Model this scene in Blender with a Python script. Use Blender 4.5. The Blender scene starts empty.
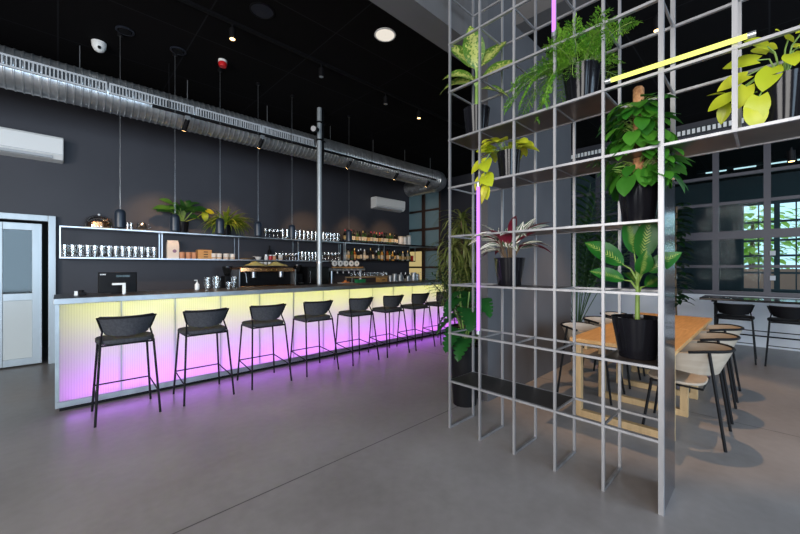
import bpy, math, random
from mathutils import Vector, Matrix
random.seed(7)
S = bpy.context.scene
COL = S.collection
PI = math.pi
V = Vector
# ------------------------------------------------------------------ camera
YAW = math.radians(46.1)
cd = bpy.data.cameras.new('camera'); cam = bpy.data.objects.new('camera', cd); COL.objects.link(cam)
cam.location = (0, 0, 1.4); cam.rotation_euler = (PI/2, 0, YAW - PI/2)
cd.sensor_width = 36; cd.lens = 16.0; cd.clip_start = 0.05; cd.clip_end = 200
S.camera = cam
S.view_settings.view_transform = 'Standard'; S.view_settings.look = 'None'
S.view_settings.gamma = 1.0; S.view_settings.exposure = 0.0; S.view_settings.use_curve_mapping = False
# ------------------------------------------------------------------ sky and daylight through the unseen windows
W = bpy.data.worlds.new('sky'); S.world = W; W.use_nodes = True
bg = W.node_tree.nodes['Background']; bg.inputs[0].default_value = (0.72, 0.86, 1.0, 1); bg.inputs[1].default_value = 1.8
def area(name, loc, look, sx, sy, power, colour):
    l = bpy.data.lights.new(name, 'AREA'); l.shape = 'RECTANGLE'; l.size = sx; l.size_y = sy
    l.energy = power; l.color = colour
    o = bpy.data.objects.new(name, l); COL.objects.link(o); o.location = loc
    o.rotation_euler = (V(look)).to_track_quat('-Z', 'Y').to_euler()
    return o
for i, y in enumerate((-2.3, 1.3)):
    area('window_daylight_front', (-3.9, y, 2.5), (1, 0, -0.05), 2.2, 3.4, 320, (1.0, 0.95, 0.90))
for i, x in enumerate((-1.6, 3.2)):
    area('window_daylight_side', (x, -4.6, 2.0), (0, 1, -0.05), 2.8, 3.0, 270, (0.56, 0.77, 1.0))

def lin(c):
    return tuple((v/255/12.92) if v/255 <= 0.04045 else ((v/255+0.055)/1.055)**2.4 for v in c)
# ------------------------------------------------------------------ materials
def mat(name, rgb, rough=0.5, metal=0.0, spec=0.5, **kw):
    m = bpy.data.materials.new(name); m.use_nodes = True
    b = m.node_tree.nodes['Principled BSDF']
    b.inputs['Base Color'].default_value = (*rgb, 1); b.inputs['Roughness'].default_value = rough
    b.inputs['Metallic'].default_value = metal; b.inputs['Specular IOR Level'].default_value = spec
    for k, v in kw.items():
        b.inputs[k.replace('_', ' ')].default_value = v
    return m
def N(m, t, **kw):
    n = m.node_tree.nodes.new(t)
    for k, v in kw.items(): setattr(n, k, v)
    return n
def L(m, a, b): m.node_tree.links.new(a, b)
def bsdf(m): return m.node_tree.nodes['Principled BSDF']
def noisy(m, c1, c2, scale=4.0, stretch=(1, 1, 1), detail=6, bump=0.0, rough=None):
    tc = N(m, 'ShaderNodeTexCoord'); mp = N(m, 'ShaderNodeMapping'); mp.inputs['Scale'].default_value = stretch
    no = N(m, 'ShaderNodeTexNoise'); no.inputs['Scale'].default_value = scale; no.inputs['Detail'].default_value = detail
    cr = N(m, 'ShaderNodeValToRGB'); cr.color_ramp.elements[0].position = 0.3; cr.color_ramp.elements[1].position = 0.7
    cr.color_ramp.elements[0].color = (*c1, 1); cr.color_ramp.elements[1].color = (*c2, 1)
    L(m, tc.outputs['Object'], mp.inputs[0]); L(m, mp.outputs[0], no.inputs['Vector']); L(m, no.outputs['Fac'], cr.inputs[0])
    L(m, cr.outputs[0], bsdf(m).inputs['Base Color'])
    if bump:
        bp = N(m, 'ShaderNodeBump'); bp.inputs['Strength'].default_value = bump; bp.inputs['Distance'].default_value = 0.01
        L(m, no.outputs['Fac'], bp.inputs['Height']); L(m, bp.outputs[0], bsdf(m).inputs['Normal'])
    if rough:
        mr = N(m, 'ShaderNodeMapRange'); mr.inputs['To Min'].default_value = rough[0]; mr.inputs['To Max'].default_value = rough[1]
        L(m, no.outputs['Fac'], mr.inputs[0]); L(m, mr.outputs[0], bsdf(m).inputs['Roughness'])
    return m
M = {}
def concrete():
    m = mat('polished_concrete', (0.15, 0.14, 0.14), 0.3)
    tc = N(m, 'ShaderNodeTexCoord')
    n1 = N(m, 'ShaderNodeTexNoise'); n1.inputs['Scale'].default_value = 0.9; n1.inputs['Detail'].default_value = 9; n1.inputs['Roughness'].default_value = 0.5
    n2 = N(m, 'ShaderNodeTexNoise'); n2.inputs['Scale'].default_value = 14; n2.inputs['Detail'].default_value = 5
    L(m, tc.outputs['Object'], n1.inputs['Vector']); L(m, tc.outputs['Object'], n2.inputs['Vector'])
    mx = N(m, 'ShaderNodeMath', operation='MULTIPLY_ADD'); mx.inputs[1].default_value = 0.25
    L(m, n2.outputs['Fac'], mx.inputs[0]); L(m, n1.outputs['Fac'], mx.inputs[2])
    cr = N(m, 'ShaderNodeValToRGB'); e = cr.color_ramp.elements
    e[0].position = 0.42; e[1].position = 0.85; e[0].color = (0.155, 0.140, 0.134, 1); e[1].color = (0.250, 0.232, 0.226, 1)
    L(m, mx.outputs[0], cr.inputs[0])
    sp = N(m, 'ShaderNodeSeparateXYZ'); L(m, tc.outputs['Object'], sp.inputs[0])
    tot = None
    for ax, c in (('Y', 2.17), ('X', 4.4), ('X', -1.6)):
        a = N(m, 'ShaderNodeMath', operation='SUBTRACT'); a.inputs[1].default_value = c; L(m, sp.outputs[ax], a.inputs[0])
        b = N(m, 'ShaderNodeMath', operation='ABSOLUTE'); L(m, a.outputs[0], b.inputs[0])
        g = N(m, 'ShaderNodeMath', operation='LESS_THAN'); g.inputs[1].default_value = 0.005; L(m, b.outputs[0], g.inputs[0])
        if tot is None: tot = g
        else:
            q = N(m, 'ShaderNodeMath', operation='MAXIMUM'); L(m, tot.outputs[0], q.inputs[0]); L(m, g.outputs[0], q.inputs[1]); tot = q
    mix = N(m, 'ShaderNodeMix', data_type='RGBA'); mix.inputs['B'].default_value = (0.05, 0.043, 0.043, 1)
    L(m, tot.outputs[0], mix.inputs['Factor']); L(m, cr.outputs[0], mix.inputs['A']); L(m, mix.outputs['Result'], bsdf(m).inputs['Base Color'])
    mr = N(m, 'ShaderNodeMapRange'); mr.inputs['From Min'].default_value = 0.35; mr.inputs['From Max'].default_value = 0.75
    mr.inputs['To Min'].default_value = 0.34; mr.inputs['To Max'].default_value = 0.42
    L(m, n1.outputs['Fac'], mr.inputs[0]); L(m, mr.outputs[0], bsdf(m).inputs['Roughness'])
    return m
M['concrete'] = concrete()
M['dark_wall'] = noisy(mat('charcoal_wall_paint', (0.035, 0.034, 0.042), 0.55), (0.031, 0.031, 0.040), (0.040, 0.040, 0.050), 1.2)
M['grey_wall'] = noisy(mat('grey_plaster', (0.1, 0.1, 0.105), 0.8), (0.060, 0.057, 0.061), (0.074, 0.071, 0.075), 2.0)
M['beam'] = noisy(mat('grey_beam_paint', (0.12, 0.12, 0.12), 0.8), (0.075, 0.071, 0.071), (0.095, 0.09, 0.09), 1.5)
def tile_mat():
    m = mat('black_ceiling_tiles', (0.008, 0.008, 0.008), 0.9, spec=0.08)
    tc = N(m, 'ShaderNodeTexCoord'); br = N(m, 'ShaderNodeTexBrick')
    br.offset = 0; br.inputs['Scale'].default_value = 1.0; br.inputs['Mortar Size'].default_value = 0.008
    br.inputs['Brick Width'].default_value = 1.2; br.inputs['Row Height'].default_value = 1.2
    br.inputs['Color1'].default_value = (0.0042, 0.004, 0.0042, 1); br.inputs['Color2'].default_value = (0.0055, 0.005, 0.0055, 1)
    br.inputs['Mortar'].default_value = (0.014, 0.014, 0.016, 1)
    L(m, tc.outputs['Object'], br.inputs['Vector']); L(m, br.outputs['Color'], bsdf(m).inputs['Base Color'])
    return m
M['ceiling'] = tile_mat()
M['steel'] = noisy(mat('brushed_steel', (0.62, 0.63, 0.66), 0.32, 1.0), (0.56, 0.57, 0.60), (0.68, 0.69, 0.72), 30, (1, 1, 0.05))
M['dim_steel'] = noisy(mat('dull_steel', (0.3, 0.3, 0.3), 0.42, 0.9), (0.28, 0.30, 0.31), (0.36, 0.38, 0.39), 8)
M['raw_steel'] = noisy(mat('raw_steel', (0.5, 0.5, 0.5), 0.45, 0.6), (0.25, 0.25, 0.262), (0.35, 0.35, 0.362), 12, (1, 1, 0.1))
M['rust_steel'] = noisy(mat('bronzed_steel_plate', (0.1, 0.07, 0.06), 0.35, 0.8), (0.12, 0.095, 0.085), (0.2, 0.15, 0.12), 5)
M['dark_plate'] = noisy(mat('blackened_plate', (0.03, 0.028, 0.028), 0.5, 0.3), (0.02, 0.019, 0.019), (0.035, 0.032, 0.03), 6)
M['mirror_steel'] = mat('polished_steel_sheet', (0.42, 0.42, 0.45), 0.14, 1.0)
M['galv'] = noisy(mat('galvanised_steel', (0.5, 0.52, 0.54), 0.28, 0.82), (0.42, 0.44, 0.46), (0.66, 0.68, 0.69), 9)
M['white_metal'] = mat('pale_grey_enamel', (0.46, 0.48, 0.50), 0.5)
M['slot_dark'] = mat('dark_slot', (0.03, 0.035, 0.04), 0.6)
M['black'] = mat('black_powder_coat', (0.006, 0.006, 0.007), 0.55, spec=0.15)
M['navy_black'] = mat('dark_blue_black_metal', (0.014, 0.017, 0.026), 0.4)
M['pendant'] = mat('blue_black_pendant', (0.018, 0.026, 0.04), 0.35)
M['fabric'] = noisy(mat('dark_grey_upholstery', (0.03, 0.032, 0.04), 0.85, spec=0.25), (0.030, 0.032, 0.038), (0.050, 0.052, 0.060), 60, bump=0.2)
M['white_plastic'] = mat('white_plastic', (0.84, 0.84, 0.82), 0.4)
M['ceramic'] = mat('white_ceramic', (0.75, 0.73, 0.70), 0.3)
M['red_plastic'] = mat('red_plastic', (0.6, 0.012, 0.015), 0.35)
M['alu'] = noisy(mat('anodised_aluminium', (0.6, 0.64, 0.66), 0.4, 0.5), (0.40, 0.44, 0.46), (0.48, 0.52, 0.54), 8, (1, 1, .1))
M['door_panel'] = mat('white_door_panel', (0.68, 0.74, 0.74), 0.4)
M['wood'] = noisy(mat('oak', (0.5, 0.27, 0.1), 0.45), (0.42, 0.22, 0.075), (0.58, 0.33, 0.13), 3, (1.2, 14, 14), bump=0.05)
M['wood_pale'] = noisy(mat('pale_oak', (0.5, 0.34, 0.18), 0.5), (0.36, 0.24, 0.115), (0.45, 0.30, 0.15), 4, (10, 10, 1))
M['shell'] = noisy(mat('taupe_veneer', (0.42, 0.36, 0.30), 0.5), (0.30, 0.25, 0.195), (0.37, 0.31, 0.245), 6, (1, 1, 6))
M['window_frame'] = mat('dark_grey_window_frame', (0.045, 0.045, 0.062), 0.45)
M['brown_frame'] = mat('brown_window_frame', (0.09, 0.05, 0.035), 0.5)
M['sill_wall'] = noisy(mat('pale_grey_wall', (0.4, 0.42, 0.45), 0.6), (0.58, 0.60, 0.63), (0.66, 0.68, 0.71), 2)
M['pot'] = mat('gloss_black_glaze', (0.006, 0.006, 0.008), 0.12, spec=0.2)
M['soil'] = noisy(mat('potting_soil', (0.05, 0.025, 0.015), 0.95), (0.03, 0.016, 0.01), (0.09, 0.05, 0.03), 40, bump=0.5)
M['stem'] = mat('green_stem', (0.16, 0.26, 0.05), 0.5)
M['brown_stem'] = mat('brown_stem', (0.12, 0.075, 0.035), 0.7)
M['palm_stem'] = mat('dark_green_stem', (0.05, 0.10, 0.025), 0.6)
M['coir'] = noisy(mat('coir_pole', (0.3, 0.13, 0.05), 0.95), (0.24, 0.10, 0.04), (0.46, 0.24, 0.11), 60, bump=0.8)
M['copper'] = mat('copper', (0.75, 0.36, 0.16), 0.25, 1.0)
M['gold'] = mat('gold_metal', (0.85, 0.55, 0.15), 0.3, 1.0)
M['paper_bag'] = mat('white_paper_bag', (0.72, 0.66, 0.60), 0.7)
M['terracotta'] = mat('terracotta_cup', (0.62, 0.30, 0.16), 0.5)
M['amber_wood'] = noisy(mat('honey_wood', (0.55, 0.28, 0.08), 0.5), (0.5, 0.25, 0.07), (0.6, 0.33, 0.11), 8, (1, 8, 8))
M['yellow_cloth'] = mat('yellow_cloth', (0.85, 0.66, 0.22), 0.8)
M['orange_food'] = mat('orange_fruit', (0.8, 0.24, 0.05), 0.6)
M['green_box'] = mat('green_plastic', (0.02, 0.28, 0.09), 0.4)
M['hedge'] = mat('outdoor_leaf', (0.22, 0.42, 0.06), 0.6)
M['brick'] = mat('red_brick', (0.4, 0.2, 0.14), 0.8)
M['screen'] = mat('dim_till_screen', (0.012, 0.03, 0.03), 0.2)
M['logo_white'] = mat('white_print', (0.75, 0.75, 0.75), 0.5)
M['purple_print'] = mat('purple_print', (0.25, 0.14, 0.24), 0.5)
M['black_print'] = mat('black_print', (0.01, 0.01, 0.01), 0.5)
def glass(name, tint, gloss=0.12, rough=0.03, top=0.85):
    m = bpy.data.materials.new(name); m.use_nodes = True; nt = m.node_tree; nt.nodes.clear()
    o = nt.nodes.new('ShaderNodeOutputMaterial'); t = nt.nodes.new('ShaderNodeBsdfTransparent'); g = nt.nodes.new('ShaderNodeBsdfGlossy')
    t.inputs[0].default_value = (*tint, 1); g.inputs['Roughness'].default_value = rough
    lw = nt.nodes.new('ShaderNodeLayerWeight'); lw.inputs[0].default_value = 0.35
    mr = nt.nodes.new('ShaderNodeMapRange'); mr.inputs['To Min'].default_value = gloss; mr.inputs['To Max'].default_value = top
    mx = nt.nodes.new('ShaderNodeMixShader')
    nt.links.new(lw.outputs['Facing'], mr.inputs[0]); nt.links.new(mr.outputs[0], mx.inputs[0])
    nt.links.new(t.outputs[0], mx.inputs[1]); nt.links.new(g.outputs[0], mx.inputs[2]); nt.links.new(mx.outputs[0], o.inputs[0])
    return m
M['tumbler'] = glass('clear_glass', (0.93, 0.95, 0.96), 0.22, 0.08)
M['pane'] = glass('teal_window_glass', (0.72, 0.86, 0.88), 0.002, 0.03, 0.25)
M['door_glass'] = glass('green_door_glass', (0.30, 0.42, 0.41), 0.03, 0.05, 0.5)
def frosted():
    m = bpy.data.materials.new('frosted_pane'); m.use_nodes = True; nt = m.node_tree; nt.nodes.clear()
    o = nt.nodes.new('ShaderNodeOutputMaterial'); t = nt.nodes.new('ShaderNodeBsdfTranslucent'); d = nt.nodes.new('ShaderNodeBsdfDiffuse')
    t.inputs[0].default_value = (0.55, 0.66, 0.66, 1); d.inputs[0].default_value = (0.3, 0.36, 0.37, 1)
    mx = nt.nodes.new('ShaderNodeMixShader'); mx.inputs[0].default_value = 0.5
    nt.links.new(t.outputs[0], mx.inputs[1]); nt.links.new(d.outputs[0], mx.inputs[2]); nt.links.new(mx.outputs[0], o.inputs[0])
    return m
M['frosted'] = frosted()
def lightpanel():
    m = bpy.data.materials.new('ribbed_opal_polycarbonate'); m.use_nodes = True; nt = m.node_tree; nt.nodes.clear()
    o = nt.nodes.new('ShaderNodeOutputMaterial'); t = nt.nodes.new('ShaderNodeBsdfTranslucent'); g = nt.nodes.new('ShaderNodeBsdfGlossy')
    g.inputs['Roughness'].default_value = 0.25
    tc = nt.nodes.new('ShaderNodeTexCoord'); sp = nt.nodes.new('ShaderNodeSeparateXYZ'); nt.links.new(tc.outputs['Object'], sp.inputs[0])
    mu = nt.nodes.new('ShaderNodeMath'); mu.operation = 'MULTIPLY'; mu.inputs[1].default_value = 2*PI/0.02
    si = nt.nodes.new('ShaderNodeMath'); si.operation = 'SINE'; nt.links.new(sp.outputs['X'], mu.inputs[0]); nt.links.new(mu.outputs[0], si.inputs[0])
    mr = nt.nodes.new('ShaderNodeMapRange'); mr.inputs['From Min'].default_value = 0.3; mr.inputs['From Max'].default_value = 1
    nt.links.new(si.outputs[0], mr.inputs[0])
    cm = nt.nodes.new('ShaderNodeMix'); cm.data_type = 'RGBA'; cm.inputs['A'].default_value = (0.9, 0.9, 0.9, 1); cm.inputs['B'].default_value = (0.80, 0.80, 0.81, 1)
    nt.links.new(mr.outputs[0], cm.inputs['Factor']); nt.links.new(cm.outputs['Result'], t.inputs[0])
    mx = nt.nodes.new('ShaderNodeMixShader'); mx.inputs[0].default_value = 0.05
    nt.links.new(t.outputs[0], mx.inputs[1]); nt.links.new(g.outputs[0], mx.inputs[2]); nt.links.new(mx.outputs[0], o.inputs[0])
    return m
M['lightpanel'] = lightpanel()
M['box_white'] = mat('white_lightbox_lining', (0.8, 0.8, 0.8), 0.8)
def emit(name, rgb, s):
    m = bpy.data.materials.new(name); m.use_nodes = True; nt = m.node_tree; nt.nodes.clear()
    o = nt.nodes.new('ShaderNodeOutputMaterial'); e = nt.nodes.new('ShaderNodeEmission')
    e.inputs[0].default_value = (*rgb, 1); e.inputs[1].default_value = s; nt.links.new(e.outputs[0], o.inputs[0]); return m
M['purple_led'] = emit('purple_led_tube', (0.62, 0.24, 1.0), 1.6)
M['yellow_led'] = emit('yellow_led_tube', (0.92, 0.95, 0.22), 1.5)
M['warm_lamp'] = emit('warm_lamp_face', (1.0, 0.62, 0.25), 6.0)
M['speaker_glow'] = emit('speaker_grille_glow', (1.0, 0.92, 0.8), 0.85)  # glow for the white speaker grille
M['white_line'] = emit('white_linear_lamp', (0.85, 0.95, 1.0), 1.2)
M['cream_glow'] = emit('cream_pane_glow', (1.0, 0.78, 0.34), 0.5)  # light coming through the cream pane, put in as the surface's own glow
def leafmat(name, edge, centre, pattern='plain', rough=0.38, trans=0.35, back=None):
    m = bpy.data.materials.new(name); m.use_nodes = True; nt = m.node_tree; b = bsdf(m); b.inputs['Roughness'].default_value = rough
    at = N(m, 'ShaderNodeAttribute'); at.attribute_name = 'leaf'; sp = N(m, 'ShaderNodeSeparateXYZ'); L(m, at.outputs['Vector'], sp.inputs[0])
    ab = N(m, 'ShaderNodeMath', operation='ABSOLUTE'); L(m, sp.outputs['X'], ab.inputs[0])
    tc = N(m, 'ShaderNodeTexCoord')
    no = N(m, 'ShaderNodeTexNoise'); no.inputs['Detail'].default_value = 3
    mx = N(m, 'ShaderNodeMix', data_type='RGBA'); mx.inputs['A'].default_value = (*centre, 1); mx.inputs['B'].default_value = (*edge, 1)
    L(m, tc.outputs['Object'], no.inputs['Vector'])
    if pattern == 'mottle':       # pale speckled middle, dark margin
        no.inputs['Scale'].default_value = 55
        a = N(m, 'ShaderNodeMath', operation='MULTIPLY_ADD'); a.inputs[1].default_value = 0.9; L(m, ab.outputs[0], a.inputs[0]); n2 = N(m, 'ShaderNodeMath', operation='MULTIPLY_ADD'); n2.inputs[1].default_value = 3.2; n2.inputs[2].default_value = -1.15; L(m, no.outputs['Fac'], n2.inputs[0]); L(m, n2.outputs[0], a.inputs[2])
        mr = N(m, 'ShaderNodeMapRange'); mr.inputs['From Min'].default_value = 0.65; mr.inputs['From Max'].default_value = 1.0; L(m, a.outputs[0], mr.inputs[0]); L(m, mr.outputs[0], mx.inputs['Factor'])
    elif pattern == 'veins':      # dark blade with short pale dashes along the veins
        no.inputs['Scale'].default_value = 30
        v = N(m, 'ShaderNodeMath', operation='SUBTRACT'); L(m, sp.outputs['Y'], v.inputs[0])
        h = N(m, 'ShaderNodeMath', operation='MULTIPLY'); h.inputs[1].default_value = 0.22; L(m, ab.outputs[0], h.inputs[0]); L(m, h.outputs[0], v.inputs[1])
        k = N(m, 'ShaderNodeMath', operation='MULTIPLY'); k.inputs[1].default_value = 95; L(m, v.outputs[0], k.inputs[0])
        s = N(m, 'ShaderNodeMath', operation='SINE'); L(m, k.outputs[0], s.inputs[0])
        s2 = N(m, 'ShaderNodeMath', operation='MULTIPLY_ADD'); s2.inputs[1].default_value = 0.5; L(m, s.outputs[0], s2.inputs[0])
        s3 = N(m, 'ShaderNodeMath', operation='MULTIPLY_ADD'); s3.inputs[1].default_value = -1.3; s3.inputs[2].default_value = 0.15; L(m, ab.outputs[0], s3.inputs[0]); L(m, s3.outputs[0], s2.inputs[2])
        s4 = N(m, 'ShaderNodeMath', operation='ADD'); L(m, s2.outputs[0], s4.inputs[0]); L(m, no.outputs['Fac'], s4.inputs[1])
        mr = N(m, 'ShaderNodeMapRange'); mr.inputs['From Min'].default_value = 0.85; mr.inputs['From Max'].default_value = 0.6; L(m, s4.outputs[0], mr.inputs[0]); L(m, mr.outputs[0], mx.inputs['Factor'])
    elif pattern == 'stripes':    # cream feathered stripes
        no.inputs['Scale'].default_value = 25
        v = N(m, 'ShaderNodeMath', operation='MULTIPLY_ADD'); v.inputs[1].default_value = 9; L(m, sp.outputs['X'], v.inputs[0])
        w = N(m, 'ShaderNodeMath', operation='MULTIPLY'); w.inputs[1].default_value = 5; L(m, no.outputs['Fac'], w.inputs[0]); L(m, w.outputs[0], v.inputs[2])
        s = N(m, 'ShaderNodeMath', operation='SINE'); L(m, v.outputs[0], s.inputs[0])
        mr = N(m, 'ShaderNodeMapRange'); mr.inputs['From Min'].default_value = -0.2; mr.inputs['From Max'].default_value = 0.3; L(m, s.outputs[0], mr.inputs[0]); L(m, mr.outputs[0], mx.inputs['Factor'])
    else:                         # per-leaf variation between the two colours
        no.inputs['Scale'].default_value = 8
        a = N(m, 'ShaderNodeMath', operation='MULTIPLY_ADD'); a.inputs[1].default_value = 0.7; L(m, no.outputs['Fac'], a.inputs[0])
        q = N(m, 'ShaderNodeMath', operation='MULTIPLY_ADD'); q.inputs[1].default_value = 0.9; q.inputs[2].default_value = -0.3; L(m, sp.outputs['Z'], q.inputs[0]); L(m, q.outputs[0], a.inputs[2])
        L(m, a.outputs[0], mx.inputs['Factor'])
    col = mx.outputs['Result']
    if back:
        ge = N(m, 'ShaderNodeNewGeometry'); m2 = N(m, 'ShaderNodeMix', data_type='RGBA'); m2.inputs['B'].default_value = (*back, 1)
        L(m, ge.outputs['Backfacing'], m2.inputs['Factor']); L(m, col, m2.inputs['A']); col = m2.outputs['Result']
    L(m, col, b.inputs['Base Color'])
    if trans:
        tr = N(m, 'ShaderNodeBsdfTranslucent'); ms = N(m, 'ShaderNodeMixShader'); ms.inputs[0].default_value = trans
        L(m, col, tr.inputs[0]); L(m, b.outputs[0], ms.inputs[1]); L(m, tr.outputs[0], ms.inputs[2])
        L(m, ms.outputs[0], nt.nodes['Material Output'].inputs['Surface'])
    return m
M['lf_dieff_pale'] = leafmat('pale_mottled_leaf', (0.085, 0.19, 0.02), (0.46, 0.50, 0.13), 'mottle')
M['lf_dieff_dark'] = leafmat('dark_dashed_leaf', (0.016, 0.13, 0.015), (0.36, 0.46, 0.10), 'veins')
M['lf_pothos'] = leafmat('green_heart_leaf', (0.014, 0.115, 0.01), (0.085, 0.28, 0.025), 'plain')
M['lf_neon'] = leafmat('lime_heart_leaf', (0.42, 0.50, 0.02), (0.62, 0.62, 0.04), 'plain')
M['lf_mid'] = leafmat('fresh_green_heart_leaf', (0.015, 0.085, 0.018), (0.07, 0.20, 0.03), 'plain')
M['lf_fern'] = leafmat('feathery_fern', (0.06, 0.24, 0.015), (0.26, 0.48, 0.05), 'plain')
M['lf_strom'] = leafmat('cream_striped_leaf', (0.06, 0.13, 0.06), (0.80, 0.74, 0.66), 'stripes', back=(0.16, 0.012, 0.03), trans=0.15)
M['lf_monstera'] = leafmat('monstera_leaf', (0.007, 0.055, 0.012), (0.025, 0.13, 0.025), 'plain', rough=0.3)
M['lf_palm'] = leafmat('palm_leaf', (0.016, 0.07, 0.016), (0.07, 0.17, 0.035), 'plain')
M['lf_drac'] = leafmat('olive_strap_leaf', (0.09, 0.14, 0.03), (0.40, 0.44, 0.15), 'plain')
M['lf_darkplant'] = leafmat('dark_oval_leaf', (0.006, 0.025, 0.008), (0.02, 0.07, 0.015), 'plain')
M['lf_shelf'] = leafmat('shelf_fern_leaf', (0.08, 0.19, 0.015), (0.34, 0.42, 0.05), 'plain')
M['lf_hedge'] = leafmat('outdoor_foliage', (0.18, 0.36, 0.03), (0.55, 0.72, 0.12), 'plain')

# ------------------------------------------------------------------ mesh builder
class MB:
    def __init__(s): s.v = []; s.f = []; s.a = []; s.mi = []; s.cur = 0
    def _add(s, vs, fs, attr=None):
        n = len(s.v); s.v += [tuple(p) for p in vs]
        s.a += attr if attr else [(0, 0, 0)]*len(vs)
        s.f += [tuple(i+n for i in f) for f in fs]; s.mi += [s.cur]*len(fs)
        return s
    def box(s, x0, x1, y0, y1, z0, z1):
        vs = [(x, y, z) for z in (z0, z1) for y in (y0, y1) for x in (x0, x1)]
        return s._add(vs, [(0, 2, 3, 1), (4, 5, 7, 6), (0, 1, 5, 4), (2, 6, 7, 3), (0, 4, 6, 2), (1, 3, 7, 5)])
    def cbox(s, c, d, rz=0.0):
        cs, sn = math.cos(rz), math.sin(rz); vs = []
        for z in (-1, 1):
            for y in (-1, 1):
                for x in (-1, 1):
                    px, py = x*d[0]/2, y*d[1]/2
                    vs.append((c[0]+px*cs-py*sn, c[1]+px*sn+py*cs, c[2]+z*d[2]/2))
        return s._add(vs, [(0, 2, 3, 1), (4, 5, 7, 6), (0, 1, 5, 4), (2, 6, 7, 3), (0, 4, 6, 2), (1, 3, 7, 5)])
    def rbox(s, x0, x1, y0, y1, z0, z1, r=0.02, n=4):
        # box with vertical rounded corners
        pts = []
        for cx, cy, a0 in ((x1-r, y1-r, 0), (x0+r, y1-r, PI/2), (x0+r, y0+r, PI), (x1-r, y0+r, 1.5*PI)):
            for i in range(n+1):
                a = a0+PI/2*i/n; pts.append((cx+r*math.cos(a), cy+r*math.sin(a)))
        return s.prism(pts, z0, z1)
    def prism(s, pts, z0, z1):
        n = len(pts); vs = [(x, y, z0) for x, y in pts]+[(x, y, z1) for x, y in pts]
        fs = [tuple(range(n-1, -1, -1)), tuple(range(n, 2*n))]+[(i, (i+1) % n, n+(i+1) % n, n+i) for i in range(n)]
        return s._add(vs, fs)
    def lathe(s, prof, c=(0, 0, 0), n=24, axis='z', cap=False):
        vs = []; fs = []
        for r, h in prof:
            for i in range(n):
                a = 2*PI*i/n; x, y = r*math.cos(a), r*math.sin(a)
                p = (x, y, h) if axis == 'z' else ((h, x, y) if axis == 'x' else (x, h, y))
                vs.append((c[0]+p[0], c[1]+p[1], c[2]+p[2]))
        for j in range(len(prof)-1):
            for i in range(n):
                k = (i+1) % n; q = (j*n+i, j*n+k, (j+1)*n+k, (j+1)*n+i)
                fs.append(q if axis != 'y' else q[::-1])
        if cap:
            fs.append(tuple(range(n))[::-1]); fs.append(tuple(range((len(prof)-1)*n, len(prof)*n)))
        return s._add(vs, fs)
    def cyl(s, c, r, h, n=20, axis='z', r2=None):
        return s.lathe([(0.0001, 0), (r, 0), (r if r2 is None else r2, h), (0.0001, h)], c, n, axis)
    def tube(s, pts, r, n=8, rs=None, closed=False):
        pts = [V(p) for p in pts]; m = len(pts); vs = []; fs = []
        up = None
        for i, p in enumerate(pts):
            a = pts[i-1] if (i > 0 or closed) else p; b = pts[(i+1) % m] if (i < m-1 or closed) else p
            t = (b-a).normalized()
            if up is None:
                up = t.orthogonal().normalized()
            up = (up - t*up.dot(t))
            up = up.normalized() if up.length > 1e-6 else t.orthogonal().normalized()
            w = t.cross(up); rr = rs[i] if rs else r
            for k in range(n):
                an = 2*PI*k/n; vs.append(p+up*math.cos(an)*rr+w*math.sin(an)*rr)
        for i in range(m if closed else m-1):
            j = (i+1) % m
            for k in range(n):
                l = (k+1) % n; fs.append((i*n+k, i*n+l, j*n+l, j*n+k))
        if not closed:
            fs.append(tuple(range(n))[::-1]); fs.append(tuple(range((m-1)*n, m*n)))
        return s._add(vs, fs)
    def bar(s, a, b, w, h=None):
        # square bar between two points
        a = V(a); b = V(b); t = (b-a).normalized(); h = h or w
        u = V((0, 0, 1)).cross(t) if abs(t.z) < 0.95 else V((1, 0, 0))
        u = (u - t*u.dot(t)).normalized(); q = t.cross(u); vs = []
        for p in (a, b):
            for x, y in ((-1, -1), (1, -1), (1, 1), (-1, 1)): vs.append(p+u*x*w/2+q*y*h/2)
        return s._add(vs, [(0, 3, 2, 1), (4, 5, 6, 7)]+[(i, (i+1) % 4, 4+(i+1) % 4, 4+i) for i in range(4)])
    def grid(s, rows, attr=None, flip=False):
        # rows: list of equal-length lists of points
        n = len(rows[0]); vs = [p for r in rows for p in r]; fs = []
        for j in range(len(rows)-1):
            for i in range(n-1):
                q = (j*n+i, j*n+i+1, (j+1)*n+i+1, (j+1)*n+i); fs.append(q[::-1] if flip else q)
        return s._add(vs, fs, [a for r in attr for a in r] if attr else None)
    def sheet(s, rows, th):
        # closed slab: a surface given thickness along its vertex normals
        R, C = len(rows), len(rows[0]); P = [[V(p) for p in r] for r in rows]; Q = []
        for j in range(R):
            q = []
            for i in range(C):
                du = P[j][min(i+1, C-1)]-P[j][max(i-1, 0)]; dv = P[min(j+1, R-1)][i]-P[max(j-1, 0)][i]
                nn = du.cross(dv); nn = nn.normalized() if nn.length > 1e-9 else V((0, 0, 1)); q.append(P[j][i]-nn*th)
            Q.append(q)
        vs = [p for r in P for p in r]+[p for r in Q for p in r]; o = R*C; fs = []
        for j in range(R-1):
            for i in range(C-1):
                a, b, c, d = j*C+i, j*C+i+1, (j+1)*C+i+1, (j+1)*C+i
                fs += [(a, b, c, d), (o+d, o+c, o+b, o+a)]
        for i in range(C-1):
            fs += [(o+i, o+i+1, i+1, i), ((R-1)*C+i, (R-1)*C+i+1, o+(R-1)*C+i+1, o+(R-1)*C+i)]
        for j in range(R-1):
            fs += [(j*C, (j+1)*C, o+(j+1)*C, o+j*C), (o+j*C+C-1, o+(j+1)*C+C-1, (j+1)*C+C-1, j*C+C-1)]
        return s._add(vs, fs)
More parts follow.
